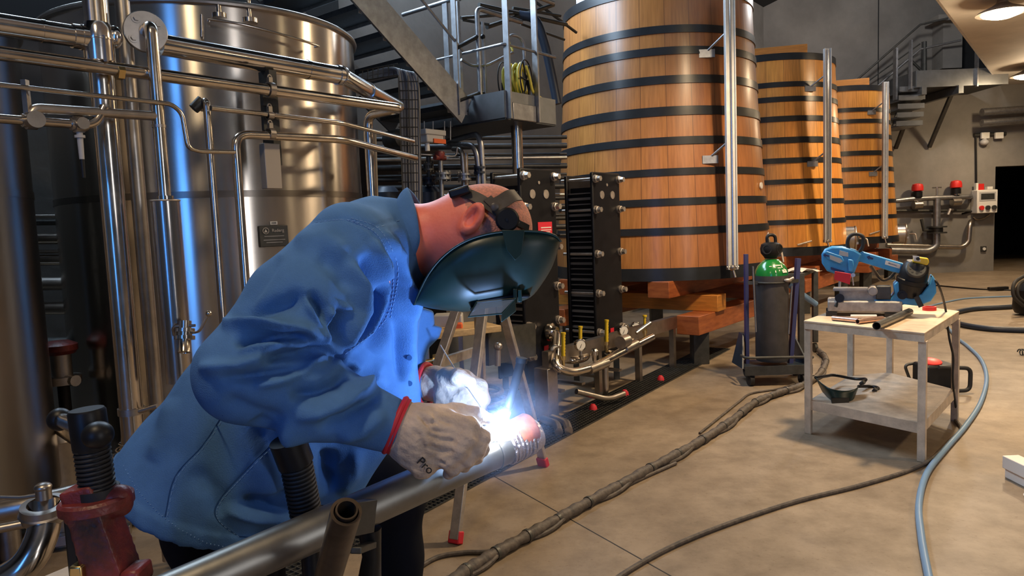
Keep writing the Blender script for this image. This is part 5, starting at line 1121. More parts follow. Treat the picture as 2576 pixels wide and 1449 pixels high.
# ================================================================ CABLES AND HOSES ON THE FLOOR
def floor_cable(name, label, pts, r_, mt, k=10, z=None, n=10, cat='cable'):
    P_ = [fl(x, y, (z or r_)) for x, y in pts]; return tag(MB().tube(smooth_path(P_, k), r_, n).build(name, mt), label, cat)
bp = [(1090, 1500), (1180, 1430), (1300, 1362), (1420, 1296), (1540, 1230), (1660, 1165), (1760, 1110), (1840, 1058), (1900, 1012), (1960, 988), (2020, 968), (2062, 940), (2078, 905), (2060, 882)]
P_ = smooth_path([fl(x, y, .03) for x, y in bp], 14)
T = thing('bound_cable_bundle', 'thick bundle of cables in grey tape running across the floor to the trolley', 'cable bundle', P_[0])
rs = [.027 + .003*math.sin(i*1.7) + .002*math.sin(i*.61) for i in range(len(P_))]
MB().tube(P_, rs, 12).build('taped_sleeve', 'cable', T)
m = MB(); off = [np.array([math.cos(i*.32), math.sin(i*.32), 0])*.031 + up3*(.004) for i in range(len(P_))]
m.tube([np.array([(p + o_)[0], (p + o_)[1], .012 + .012*(1 + math.sin(i*.32))]) for i, (p, o_) in enumerate(zip(P_, off))], .011, 8).build('wound_cable', 'cabler' if False else 'cable', T)
m = MB()
for i in range(4, len(P_) - 2, 9): d_ = nrm(P_[i + 1] - P_[i]); m.lathe([(-.008, rs[i]), (-.008, rs[i] + .003), (.008, rs[i] + .003), (.008, rs[i])], P_[i], d_, 14, False)
m.build('tape_band', 'darkmetal', T)['kind'] = 'stuff'
floor_cable('thin_loose_cable', 'loose thin cable curling away beside the taped bundle', [(1000, 1490), (1040, 1440), (1100, 1402), (1170, 1390), (1240, 1385), (1350, 1345), (1480, 1272), (1600, 1210), (1700, 1165)], .011, 'cable')
floor_cable('looping_thin_cable', 'thin cable looping off the bundle towards the table', [(1760, 1090), (1810, 1050), (1860, 1010), (1890, 990), (1960, 978), (2000, 965)], .009, 'cable')
floor_cable('single_floor_cable', 'single brown cable crossing the open floor to the table leg', [(1500, 1500), (1560, 1449), (1680, 1380), (1820, 1322), (2000, 1262), (2160, 1222), (2290, 1182), (2350, 1150), (2395, 1105), (2418, 1080), (2404, 1058)], .0115, 'cable')
floor_cable('blue_air_hose', 'pale blue hose curving over the floor round the table', [(2352, 1520), (2336, 1449), (2318, 1350), (2312, 1265), (2332, 1190), (2378, 1130), (2430, 1070), (2468, 1010), (2482, 950), (2468, 905), (2436, 872), (2408, 850), (2380, 820), (2350, 800)], .0165, 'hoseblue', 12, None, 14, 'hose')
floor_cable('thin_blue_hose', 'thin pale blue hose far behind the table', [(2330, 772), (2380, 760), (2440, 750), (2560, 745), (2620, 744)], .012, 'hoseblue', cat='hose')
floor_cable('thick_dark_hose', 'thick dark blue hose looping beyond the table', [(2640, 832), (2560, 830), (2480, 826), (2415, 815), (2385, 800), (2405, 786), (2450, 777), (2520, 773), (2600, 768)], .034, 'hosedark', 12, None, 14, 'hose')
floor_cable('extension_lead', 'thin dark lead along the floor by the back wall', [(2355, 718), (2420, 724), (2480, 728), (2560, 730), (2600, 728)], .012, 'black')
c = fl(2508, 726, .04); tag(MB().beam(c - np.array([.15, 0, 0]), c + np.array([.2, .02, 0]), .07, .06).build('plug', 'black', bevel=.01), 'black plug lying on the floor far back', 'plug')
# vacuum at the edge
c0 = fl(2590, 792); T = thing('workshop_vacuum', 'black workshop vacuum with a ribbed hose, cut by the edge of the view', 'vacuum', c0)
MB().lathe([(.03, .17), (.1, .2), (.34, .19), (.42, .12), (.46, .05)], c0, (0, 0, 1), 30).build('body', 'black', T)
MB().tube(smooth_path([at(2575, 770, c0[1] - .2), at(2550, 745, c0[1] - .2), at(2552, 712, c0[1] - .15), at(2580, 692, c0[1])], 6), .022, 10).tube(smooth_path([at(2585, 765, c0[1] - .2), at(2562, 745, c0[1] - .2), at(2564, 716, c0[1] - .15), at(2590, 700, c0[1])], 6), .018, 10).build('hose', 'rubber', T)
c = fl(2600, 885, .03); tag(MB().helix(c - np.array([.14, 0, 0]), c + np.array([.1, 0, 0]), .03, .025, .006).build('coiled_lead', 'darkmetal'), 'coiled spring-like lead at the edge of the floor', 'lead')
c = fl(2590, 1225, 0); T = tag(MB().box(c + up3*.09, (.09, .3, .07)).box(c + up3*.03, (.06, .3, .06)).build('white_block', 'paper', bevel=.004), 'small white block just cut by the edge of the floor', 'block')
c = fl(2590, 1250, 0); T = tag(MB().lathe([(0, .05), (.01, .055), (.02, .05)], c + np.array([.02, -.02, 0]), (0, 0, 1), 30).build('white_disc', 'paper'), 'small white disc lying below the white block', 'disc')
# ================================================================ SCULPTED SURFACES (distance field -> one skin)
def skin(f, lo, hi, h):
    lo = np.asarray(lo, float); hi = np.asarray(hi, float); n = np.ceil((hi - lo)/h).astype(int) + 1
    ax = [lo[i] + h*np.arange(n[i]) for i in range(3)]
    G_ = np.stack(np.meshgrid(*ax, indexing='ij'), -1).astype(np.float32)
    D = f(G_.reshape(-1, 3)).reshape(n); S = D < 0
    c = [s - 1 for s in n]; cnt = np.zeros(c, np.int32)
    cor = [(i, j, k) for i in (0, 1) for j in (0, 1) for k in (0, 1)]
    for i, j, k in cor: cnt += S[i:i + c[0], j:j + c[1], k:k + c[2]]
    mask = (cnt > 0) & (cnt < 8); idx = -np.ones(c, np.int64); I = np.argwhere(mask); idx[mask] = np.arange(len(I))
    acc = np.zeros((len(I), 3)); num = np.zeros(len(I))
    for a in cor:
        for d in range(3):
            if a[d]: continue
            b = list(a); b[d] = 1
            da = D[I[:, 0] + a[0], I[:, 1] + a[1], I[:, 2] + a[2]]; db = D[I[:, 0] + b[0], I[:, 1] + b[1], I[:, 2] + b[2]]
            x = (da < 0) != (db < 0); t = np.where(x, da/np.where(x, da - db, 1), 0)
            p = np.tile(np.array(a, float), (len(I), 1)); p[:, d] += t; acc[x] += p[x]; num[x] += 1
    V = lo + h*(I + acc/num[:, None]); F = []
    for d in range(3):
        e1, e2 = (d + 1) % 3, (d + 2) % 3
        sl = [slice(0, None)]*3; A = np.take(S, range(0, n[d] - 1), d); B = np.take(S, range(1, n[d]), d)
        E_ = np.argwhere(A != B); ok = (E_[:, e1] > 0) & (E_[:, e2] > 0) & (E_[:, e1] < n[e1] - 1) & (E_[:, e2] < n[e2] - 1); E_ = E_[ok]
        q = []
        for u, v in ((0, 0), (1, 0), (1, 1), (0, 1)):
            w_ = E_.copy(); w_[:, e1] -= u; w_[:, e2] -= v; q.append(idx[w_[:, 0], w_[:, 1], w_[:, 2]])
        q = np.stack(q, 1); fl_ = A[E_[:, 0], E_[:, 1], E_[:, 2]]; q[~fl_] = q[~fl_][:, ::-1]; F.append(q)
    return V, np.concatenate(F)
def cap(P, a, b, ra, rb):
    a = np.asarray(a, np.float32); b = np.asarray(b, np.float32); d = b - a; L2 = float(d @ d) + 1e-12
    t = np.clip(((P - a) @ d)/L2, 0, 1); return np.linalg.norm(P - a - t[:, None]*d, axis=1) - (ra + (rb - ra)*t)
def ell(P, c, r, X=None):
    q = P - np.asarray(c, np.float32)
    if X is not None: q = q @ np.array([nrm(v) for v in X], np.float32).T
    r = np.asarray(r, np.float32); k = np.linalg.norm(q/r, axis=1); return (k - 1)*float(min(r))*1.0 if False else k*(k - 1)/(np.linalg.norm(q/r**2, axis=1) + 1e-9)
def smin(a, b, k): h = np.clip(.5 + .5*(b - a)/k, 0, 1); return b + (a - b)*h - k*h*(1 - h)
def smax(a, b, k): return -smin(-a, -b, k)
def chain(pts, rs, k=.02):
    def f(P):
        d = None
        for i in range(len(pts) - 1):
            e = cap(P, pts[i], pts[i + 1], rs[i], rs[i + 1]); d = e if d is None else smin(d, e, k)
        return d
    return f
def sculpt(f, lo, hi, h, name, mats, parent=None, disp=None, pick=None, it=2, label=None):
    V, F = skin(f, lo, hi, h)
    # vertex normals from the field
    e = h*.7; N_ = np.stack([f((V + np.eye(3)[i]*e).astype(np.float32)) - f((V - np.eye(3)[i]*e).astype(np.float32)) for i in range(3)], 1)
    N_ /= np.linalg.norm(N_, axis=1)[:, None] + 1e-9
    if disp is not None: V = V + N_*disp(V, N_)[:, None]
    # relax slightly
    E = np.concatenate([F[:, [0, 1]], F[:, [1, 2]], F[:, [2, 3]], F[:, [3, 0]]]); E = np.concatenate([E, E[:, ::-1]])
    cnt = np.bincount(E[:, 0], minlength=len(V))[:, None]
    for _ in range(it):
        A = np.stack([np.bincount(E[:, 0], V[E[:, 1], i], len(V)) for i in range(3)], 1)/np.maximum(cnt, 1); V = V*.5 + A*.5
    m = MB(); m.v = [tuple(v) for v in V.tolist()]; m.f = [tuple(q) for q in F.tolist()]
    if pick is not None: C = V[F].mean(1); m.m = pick(C).astype(int).tolist()
    else: m.m = [0]*len(F)
    return m.build(name, mats, parent, angle=180)
def pline(V, line):
    """distance in the picture from each vertex to a polyline, and how far along it"""
    q = pj(V); best = np.full(len(V), 1e9); along = np.zeros(len(V)); L = 0; pts = [np.array(p, float) for p in line]
    tot = sum(np.linalg.norm(pts[i + 1] - pts[i]) for i in range(len(pts) - 1))
    for i in range(len(pts) - 1):
        d = pts[i + 1] - pts[i]; l = np.linalg.norm(d); t = np.clip(((q - pts[i]) @ d)/l**2, 0, 1)
        e = np.linalg.norm(q - pts[i] - t[:, None]*d, axis=1); u = e < best; best[u] = e[u]; along[u] = (L + t[u]*l)/tot; L += l
    return best, along
def folds(V, N_, lst):
    out = np.zeros(len(V)); view = CAM - V; view /= np.linalg.norm(view, axis=1)[:, None]; face = np.clip((N_*view).sum(1)*3, 0, 1)
    for line, amp, wd in lst:
        d, a = pline(V, line); tp_ = np.clip(np.minimum(a, 1 - a)*5, 0, 1)**.7
        out += amp*np.exp(-(d/wd)**2)*tp_*face
    return out

# ================================================================ THE WELDER
Y0 = 1.62
PER = tag(bpy.data.objects.new('person', None), 'person in a blue work jacket bending right over the pipe, welding under a dark mask', 'person')
bpy.data.objects.remove(PER)
a_ = lambda x, y, Y=Y0: at(x, y, Y)
# --- bare body: head, neck, torso core, arms and legs in one skin
hc = a_(1222, 575, 1.60); HU = nrm(np.array([.985, 0, .03])); HF = nrm(np.array([.03, .05, -.985])); HS = np.array([0, -1.0, 0])
nk = a_(1090, 580, 1.62); c7 = a_(1000, 600, 1.62)
def f_body(P):
    d = ell(P, hc, (.103, .098, .079), (HU, HF, HS))
    d = smin(d, ell(P, hc - HU*.045 + HF*.035, (.075, .075, .062), (HU, HF, HS)), .03)          # face
    d = smin(d, ell(P, hc - HU*.098 + HF*.07, (.03, .03, .032), (HU, HF, HS)), .03)           # chin
    d = smin(d, cap(P, hc - HU*.02 + HF*.095, hc - HU*.052 + HF*.122, .008, .013), .012)        # nose
    for s in (-1, 1):
        d = smax(d, -ell(P, hc + HU*.002 + HF*.103 + HS*s*.032, (.013, .016, .017), (HU, HF, HS)), .012)
        d = smin(d, ell(P, hc - HU*.02 + HF*.078 + HS*s*.048, (.02, .018, .016), (HU, HF, HS)), .015)
    d = smin(d, ell(P, hc - HU*.074 + HF*.101, (.006, .01, .026), (HU, HF, HS)), .008)          # lips
    d = smax(d, -ell(P, hc - HU*.0745 + HF*.113, (.0022, .008, .022), (HU, HF, HS)), .003)
    d = smin(d, cap(P, c7 + np.array([0, 0, -.012]), hc - HU*.05 - HF*.02, .066, .060), .035)     # neck
    d = smin(d, cap(P, c7, a_(960, 620, 1.62), .06, .06), .04)
    d = smin(d, cap(P, a_(960, 630, 1.62), a_(620, 1060, 1.62), .10, .13), .06)                # torso
    d = smin(d, cap(P, a_(900, 630, 1.52), a_(900, 630, 1.76), .05, .05), .05)
    return d
EARC = hc + HS*.074 - HU*.022 - HF*.024
EU = nrm(HU*.62 - HF*.75); EV = nrm(HU*.75 + HF*.62)
def f_head(P):
    d = f_body(P)
    # near ear: bowl with a rolled edge, lobe towards the jaw
    ec = EARC + HS*.012
    n_ = nrm(HS*.9 - HU*.40)
    e = ell(P, ec, (.036, .021, .013), (EU, np.cross(n_, EU), n_)); e = smin(e, ell(P, ec - EU*.028 + n_*.0, (.013, .011, .009), (EU, np.cross(n_, EU), n_)), .01)
    e = smax(e, -ell(P, ec + n_*.012 + EU*.004, (.024, .012, .013), (EU, np.cross(n_, EU), n_)), .006)
    d = smin(d, e, .006)
    ec = hc - HS*.086 - HU*.022 - HF*.024; return smin(d, ell(P, ec, (.034, .02, .01), (EU, EV, HS)), .006)
# legs and arms belong to the same skin
hipN, hipF = a_(560, 1290, 1.55), a_(600, 1290, 1.72)
kneeF = a_(985, 1240, 1.80); ankF = np.array([kneeF[0] - .02, kneeF[1], .12])
kneeN = np.array([hipN[0] + .06, 1.55, .52]); ankN = np.array([hipN[0] - .02, 1.55, .10])
sN, eN, wN = a_(880, 620, 1.44), a_(618, 940, 1.27), a_(1000, 1075, 1.36)
sF, eF, wF = a_(930, 650, 1.80), a_(860, 960, 1.92), a_(1085, 965, 1.72)
def f_full(P):
    d = f_head(P)
    for s, e, w_ in ((sN, eN, wN), (sF, eF, wF)): d = smin(d, smin(cap(P, s, e, .052, .042), cap(P, e, w_, .042, .028), .02), .03)
    for h_, k_, a in ((hipN, kneeN, ankN), (hipF, kneeF, ankF)): d = smin(d, smin(cap(P, h_, k_, .085, .055), cap(P, k_, a, .055, .038), .03), .05)
    return d
SKC = hc
def pick_skin(C):
    q = (C - hc); u = q @ HU; f = q @ HF; r = np.linalg.norm(C - hc, axis=1)
    hair = (f < .045 - .0*u) & (u > -.055 + (f + .098)*.45) & (r < .13) & (np.abs(q @ HS) < .085)
    return hair
V_, F_ = None, None
body = sculpt(f_full, (-1.05, 1.1, -.02), (.16, 2.08, 1.78), .011, 'person', ['skin', 'stubble'], pick=lambda C: pick_skin(C), it=1)
tag(body, 'person in a blue work jacket bending over the pipe, welding behind a dark mask', 'person')
# fine head surface over the same skin
def f_headonly(P):
    return smax(f_head(P), -((P - a_(1005, 600, 1.62).astype(np.float32)) @ HU.astype(np.float32)), .004)
hd_ = sculpt(lambda P: f_headonly(P) - .0012, hc - np.array([.26, .13, .16]), hc + np.array([.125, .13, .14]), .0042, 'head_skin', ['skin', 'stubble'], body, pick=pick_skin, it=2)
for s in (-1, 1): MB().ball(hc + HU*.002 + HF*.085 + HS*s*.032, .0125).build('eye', 'white', body)
# --- jacket
tor = [(955, 635, .116), (880, 715, .15), (775, 880, .182), (660, 1060, .198), (540, 1230, .213), (440, 1390, .232)]
hemP = at(303, 1190, 1.58); hemQ = at(560, 1398, 1.41); hn = nrm(np.cross(hemQ - hemP, np.array([0, 1.0, 0]))); hn = hn if hn @ (a_(600, 900) - hemP) > 0 else -hn
def f_torso(P):
    d = None
    for i in range(len(tor) - 1):
        e = cap(P, a_(tor[i][0], tor[i][1]), a_(tor[i+1][0], tor[i+1][1]), tor[i][2], tor[i+1][2]); d = e if d is None else smin(d, e, .03)
    d = smin(d, cap(P, a_(905, 620, 1.50), a_(905, 620, 1.76), .085, .085), .06)
    d = smin(d, cap(P, a_(985, 610, 1.62), a_(1010, 600, 1.62), .095, .078), .04)
    # open front hanging towards the work
    d = smin(d, cap(P, a_(985, 800, 1.64), a_(960, 1010, 1.62), .062, .075), .05)
    d = smin(d, cap(P, a_(960, 1010, 1.62), a_(850, 1190, 1.60), .075, .07), .06)
    return d
def f_sleeve(P, s=sN, e=eN, w_=wN, k=1.0):
    mid = s + (e - s)*.5
    d = smin(cap(P, s, mid, .088*k, .098*k), cap(P, mid, e, .098*k, .086*k), .03)
    fm = e + (w_ - e)*.45
    return smin(d, smin(cap(P, e, fm, .086*k, .072*k), cap(P, fm, w_ - (w_ - e)*.03, .072*k, .052*k), .03), .02)
def f_jacket(P):
    Pd = P.astype(np.float32)
    d = smin(f_torso(Pd), f_sleeve(Pd), .022); d = smin(d, f_sleeve(Pd, sF, eF, wF, .8), .03)
    cut = -((Pd - hemP.astype(np.float32)) @ hn.astype(np.float32)) + .012*np.sin(Pd[:, 1]*22); d = smax(d, cut, .012)
    t = (Pd - wN.astype(np.float32)) @ nrm(wN - eN).astype(np.float32); near = np.linalg.norm(Pd - wN, axis=1) < .14
    d = np.where(near, smax(d, t + .004, .006), d)
    nkc = (Pd - a_(1052, 590, 1.62).astype(np.float32)) @ nrm(np.array([1, 0, .12])).astype(np.float32)
    top = (Pd[:, 2] > 1.40); d = np.where(top, smax(d, nkc, .006), d)
    return d
FOLD = [
 # shoulder drape and armpit
 ([(575, 800), (650, 785), (720, 765), (768, 740)], -.016, 22), ([(560, 815), (640, 812), (700, 822), (760, 824), (820, 852)], .020, 15),
 ([(590, 862), (652, 848), (720, 846), (780, 848)], -.022, 13), ([(600, 885), (650, 874), (714, 861), (780, 862)], .013, 11),
 ([(650, 905), (700, 896), (750, 893), (815, 880)], -.017, 12), ([(500, 925), (600, 925), (650, 905), (700, 868)], .014, 16),
 ([(560, 945), (627, 948), (673, 943), (797, 925)], -.015, 14), ([(640, 965), (714, 952), (770, 930), (820, 890)], .015, 13),
 ([(740, 1050), (810, 1036), (870, 1012), (915, 975), (948, 930), (965, 905)], .012, 17), ([(730, 1000), (800, 985), (850, 960), (890, 925)], -.018, 17),
 ([(800, 1075), (870, 1052), (930, 1000), (960, 965)], -.013, 15), ([(955, 940), (948, 975), (900, 1000)], .008, 16),
 ([(560, 1000), (640, 1040), (720, 1060)], -.007, 22), ([(840, 900), (880, 905), (905, 930)], .012, 15), ([(850, 1100), (910, 1085), (970, 1040)], .008, 18),
 ([(776, 735), (800, 770), (813, 794), (826, 850)], -.018, 13), ([(768, 745), (790, 790), (815, 830), (820, 860)], .010, 9),
 ([(858, 770), (848, 800), (848, 825), (834, 868)], -.026, 14), ([(834, 868), (820, 830), (832, 790), (880, 772)], .016, 10),
 ([(885, 660), (900, 720), (898, 780), (860, 845), (820, 892)], .020, 13), ([(915, 640), (928, 700), (922, 780), (880, 850)], -.020, 13),
 ([(940, 600), (962, 660), (962, 740), (930, 820), (850, 900)], .018, 12), ([(985, 640), (995, 720), (985, 800), (930, 880)], -.026, 18),
 ([(960, 580), (1000, 640), (1025, 720), (1030, 800)], .012, 12),
 ([(1020, 690), (1035, 760), (1028, 860), (1035, 960)], .010, 12), ([(1005, 800), (1003, 880), (1010, 960)], -.012, 11),
 # back and skirt
 ([(700, 640), (660, 700), (600, 780)], -.007, 18), ([(740, 610), (820, 600), (870, 640)], .006, 26), ([(800, 640), (850, 680), (880, 730)], -.007, 22),
 ([(430, 1000), (420, 1090), (380, 1160)], .007, 22), ([(640, 1060), (700, 1180), (740, 1260)], -.016, 26), ([(700, 1060), (770, 1150), (790, 1260)], .016, 24),
 ([(560, 1280), (640, 1300), (730, 1300), (800, 1290)], .014, 14), ([(600, 1262), (680, 1272), (760, 1262)], -.018, 15), ([(830, 1130), (820, 1190), (850, 1230)], -.02, 20),
 ([(900, 1130), (890, 1190), (850, 1240)], .012, 16), ([(480, 1180), (540, 1240), (560, 1300)], -.006, 26),
]
SEAM = [([(560, 1045), (510, 1120), (440, 1200), (415, 1300)], -.0045, 4), ([(690, 1110), (620, 1180), (550, 1260), (545, 1305), (600, 1350)], -.0045, 4),
 ([(747, 562), (867, 549), (929, 574)], -.004, 3.5), ([(929, 574), (1004, 549)], -.004, 3.5), ([(867, 549), (929, 574), (963, 616), (985, 682), (965, 800), (860, 890)], -.005, 4),
 ([(878, 545), (940, 566), (975, 612), (997, 682), (977, 800)], -.003, 3.5)]
def d_jacket(V, N_):
    out = folds(V, N_, FOLD)*1.85 + folds(V, N_, SEAM)*1.0
    s = np.sin(V[:, 0]*31 + V[:, 2]*23 + np.sin(V[:, 1]*19)*1.5)*np.sin(V[:, 1]*27 + V[:, 2]*17); out += .0016*s
    q = (V - hemP) @ hn; out += np.where((q < .036), .005, 0) + np.where(q < .036, .0016*np.sin(V[:, 0]*160 + V[:, 1]*120), 0)
    return out
jk = sculpt(f_jacket, (-1.15, 1.05, .68), (.08, 2.12, 1.72), .0050, 'jacket', ['fabric'], body, disp=d_jacket, it=2)
# surface lookup for details lying on the jacket
from mathutils.bvhtree import BVHTree
_bv = BVHTree.FromPolygons([tuple(v.co) for v in jk.data.vertices], [tuple(p.vertices) for p in jk.data.polygons])
_o = np.array(WORLD[jk.name])
def onj(px, py, off=.001):
    r = nrm(ray(px, py)); loc, n, i, dist = _bv.ray_cast(Vector(CAM - _o), Vector(r))
    if loc is None: return None
    return np.array(loc) + _o + np.array(n)*off
def dense(line, step=7):
    out = []
    for i in range(len(line) - 1):
        a = np.array(line[i], float); b = np.array(line[i+1], float); k = max(1, int(np.linalg.norm(b - a)/step)); out += [a + (b - a)*j/k for j in range(k)]
    return out + [np.array(line[-1], float)]
def sm2(l): return [p[:2] for p in smooth_path([np.array([*p, 0]) for p in l], 6)]
m = MB()
for i, (l, a, w_) in enumerate(SEAM):
    for sgn in (1,):
        pts = [onj(x + 5, y + 4, .0006) for x, y in dense(sm2(l), 9)]
        for j in range(0, len(pts) - 1):
            if pts[j] is None or pts[j+1] is None or np.linalg.norm(pts[j] - pts[j+1]) > .03: continue
            m.tube([pts[j], pts[j] + (pts[j+1] - pts[j])*.6], .0007, 5)
m.build('stitching', 'stitch', jk)
for l in (SEAM[0][0], SEAM[1][0], [(600, 1350), (660, 1352), (720, 1345)]):
    pts = [p for p in (onj(x, y, -.0004) for x, y in dense(sm2(l), 8)) if p is not None]
    pts = [p for i, p in enumerate(pts) if i == 0 or np.linalg.norm(p - pts[i - 1]) < .05]
    if len(pts) > 3: MB().tube(pts, .0015, 6).build('seam_line', 'seam', jk)
# hem band stitches
m = MB()
hl = [p for p in dense([(312, 1172), (345, 1232), (400, 1292), (450, 1330), (520, 1366), (600, 1382)], 10)]
for p in hl:
    q = onj(*p, .001)
    if q is not None: m.ball(q, (.0012, .0012, .0012), 6, 4)
# pocket outline on the skirt, chest pocket flap, placket buttons
m.build('stitching', 'stitch', jk)
# collar: folded band standing round the neck
cols = []
cr = [((1018, 545), (1030, 476), 1.66), ((1012, 560), (1012, 500), 1.56), ((1022, 610), (1034, 540), 1.50), ((1040, 680), (1062, 625), 1.52), ((1050, 712), (1071, 672), 1.56)]
C0 = []; C1 = []
for k in range(13):
    t = k/12; ang = -2.0 + 4.0*t
    c0 = a_(1022, 600, 1.62); cx_ = nrm(np.array([.97, 0, .05])); 
    up_ = np.array([0, 0, 1.0]); sd = np.array([0, -1.0, 0])
    rad = .088; p0 = c0 + (up_*math.cos(ang)*rad + sd*math.sin(ang)*rad) - cx_*(.016*math.cos(ang))
    p1 = c0 + (up_*math.cos(ang)*(.094 + .020*max(0, 1 - abs(ang)*1.3)) + sd*math.sin(ang)*.093) + cx_*(.008 + .034*abs(math.sin(ang)) - (.01 if abs(ang) > 1.7 else 0))
    C0.append(p0); C1.append(p1)
cp0 = smooth_path(C0, 4); cp1 = smooth_path(C1, 4); n_ = len(cp0)
P_ = []
for j in range(6):
    t = j/5; P_ += [a*(1 - t) + b*t + up3*0 + nrm(a - a_(1022, 600, 1.62))*.005*math.sin(math.pi*t) for a, b in zip(cp0, cp1)]
co = MB().add(P_, [(j*n_ + i, j*n_ + i + 1, (j + 1)*n_ + i + 1, (j + 1)*n_ + i) for j in range(5) for i in range(n_ - 1)]).build('collar', 'fabric', jk, angle=180)
q = co.modifiers.new('t', 'SOLIDIFY'); q.thickness = .006
# chest pocket flap jutting over the far side
MB().prism([a_(1062, 812, 1.72), a_(1108, 824, 1.74), a_(1100, 850, 1.74), a_(1045, 905, 1.72), a_(1030, 915, 1.70)], np.array([.004, .02, -.002])).build('chest_pocket', 'fabric', jk, bevel=.004)
MB().prism([a_(1040, 770, 1.70), a_(1088, 785, 1.72), a_(1092, 830, 1.74), a_(1062, 930, 1.72), a_(1040, 1010, 1.70), a_(1020, 1010, 1.68)], np.array([.0, .03, 0])).build('front_panel', 'fabric', jk, bevel=.006)
m = MB()
for x, y in ((1030, 900), (1030, 965), (1026, 1030)):
    q = onj(x, y, .001)
    if q is not None: m.lathe([(0, .006), (.002, .006), (.002, 0)], q, CAM - q, 14)
if m.v: m.build('button', 'seam', jk)
# trousers and boots
def f_tr(P):
    d = None
    for h_, k_, a in ((hipN, kneeN, ankN), (hipF, kneeF, ankF)):
        e = smin(cap(P, h_, k_, .118, .082), cap(P, k_, a, .082, .068), .03); d = e if d is None else smin(d, e, .03)
    d = smin(d, cap(P, a_(600, 1180), a_(560, 1300), .15, .14), .05)
    d = smin(d, cap(P, a_(700, 1180, 1.7), a_(960, 1215, 1.78), .07, .085), .05)
    return smax(d, .07 - P[:, 2], .01)
tr = sculpt(f_tr, (-1.0, 1.3, .0), (.1, 2.1, 1.25), .010, 'trousers', ['trouser'], body, disp=lambda V, N_: .003*np.sin(V[:, 2]*40 + V[:, 0]*20))
for a in (ankN, ankF):
    f = lambda P: smax(smin(cap(P, (a[0] - .04, a[1], .06), (a[0] + .15, a[1], .045), .052, .045), cap(P, (a[0], a[1], .06), (a[0], a[1], .16), .052, .052), .03), .0 - P[:, 2], .004)
    sculpt(f, (a[0] - .14, a[1] - .08, -.02), (a[0] + .25, a[1] + .08, .24), .009, 'work_boot', ['rubber'], body)
# --- gloves
def glove(name, pts, lo, hi, extra=None, k=.012, h=.0032, dsp=None):
    def f(P):
        d = None
        for ch in pts:
            for i in range(len(ch) - 1):
                e = cap(P, ch[i][0], ch[i + 1][0], ch[i][1], ch[i + 1][1]); d = e if d is None else smin(d, e, ch[0][2] if len(ch[0]) > 2 else k)
        if extra: d = extra(P, d)
        return d
    return sculpt(f, lo, hi, h, name, ['glove'], body, disp=dsp, it=2)
g_ = lambda x, y, Y, r, *k: (at(x, y, Y), r, *k)
near = [
 [g_(1000, 1072, 1.36, .048, .03), g_(1060, 1085, 1.36, .046), g_(1110, 1085, 1.37, .044)],
 [g_(1040, 1110, 1.36, .040, .03), g_(1110, 1120, 1.37, .042)],
 [g_(1030, 1130, 1.35, .022, .03), g_(1062, 1180, 1.34, .020)],                                          # loose flap of the gauntlet
 [g_(1130, 1062, 1.36, .021, .010), g_(1180, 1072, 1.35, .018), g_(1212, 1098, 1.37, .016), g_(1216, 1130, 1.40, .014)],
 [g_(1125, 1090, 1.35, .021, .010), g_(1172, 1102, 1.34, .018), g_(1200, 1128, 1.36, .016), g_(1198, 1152, 1.39, .014)],
 [g_(1115, 1115, 1.35, .021, .010), g_(1155, 1130, 1.335, .018), g_(1176, 1152, 1.355, .016), g_(1168, 1172, 1.385, .014)],
 [g_(1095, 1135, 1.35, .020, .010), g_(1128, 1155, 1.335, .017), g_(1142, 1175, 1.35, .015), g_(1130, 1190, 1.38, .013)],
 [g_(1085, 1050, 1.39, .026, .016), g_(1150, 1040, 1.41, .019), g_(1195, 1046, 1.42, .016), g_(1228, 1054, 1.43, .013)],
]
gl_f = [([(1050, 1040), (1075, 1062), (1110, 1060)], -.004, 5), ([(1062, 1050), (1090, 1082), (1130, 1092)], -.0045, 5), ([(1070, 1090), (1110, 1108), (1150, 1110)], -.0045, 5), ([(1075, 1120), (1110, 1135), (1140, 1140)], -.004, 5),
 ([(1100, 1048), (1120, 1062), (1140, 1066)], -.003, 4), ([(1040, 1080), (1060, 1110), (1068, 1150)], -.0035, 6), ([(1100, 1160), (1118, 1168), (1130, 1150)], -.0035, 4), ([(1090, 1030), (1096, 1052), (1085, 1070)], -.0035, 4)]
gN = glove('glove', near, at(960, 1010, 1.36) - np.array([.03, .09, .2]), at(1250, 1010, 1.36) + np.array([.03, .12, .05]), dsp=lambda V, N_: folds(V, N_, gl_f)*1.6 + .0012*np.sin(V[:, 0]*210 + V[:, 2]*160)*np.sin(V[:, 2]*190 + V[:, 1]*120))
ad = nrm(wN - eN); cN = wN + ad*.004
o1, o2 = at(1020, 1008, 1.36), at(966, 1138, 1.34)
cc = (o1 + o2)/2 + np.array([0, .010, 0]); rr = np.linalg.norm(o1 - o2)/2*1.10; nn3 = nrm(np.cross(o1 - o2, np.array([0, 1.0, 0])))
MB().torus(cc, nn3, rr*.93, .0055, 44, 10).lathe([(-.010, rr*.93), (-.010, rr*.97), (.006, rr*.97), (.006, rr*.93)], cc, nn3, 44, False, True).build('red_cuff', 'redtrim', gN)
MB().lathe([(0, rr*.93), (.03, rr*.86), (.06, rr*.70)], cc, nn3 if nn3[0] > 0 else -nn3, 44, False).build('gauntlet', 'glove', gN)
tx = at(1070, 1172, 1.312); text('Pro', .024, 'rubber', tx, at(1088, 1190, 1.312) - at(1056, 1160, 1.312), up3, gN)
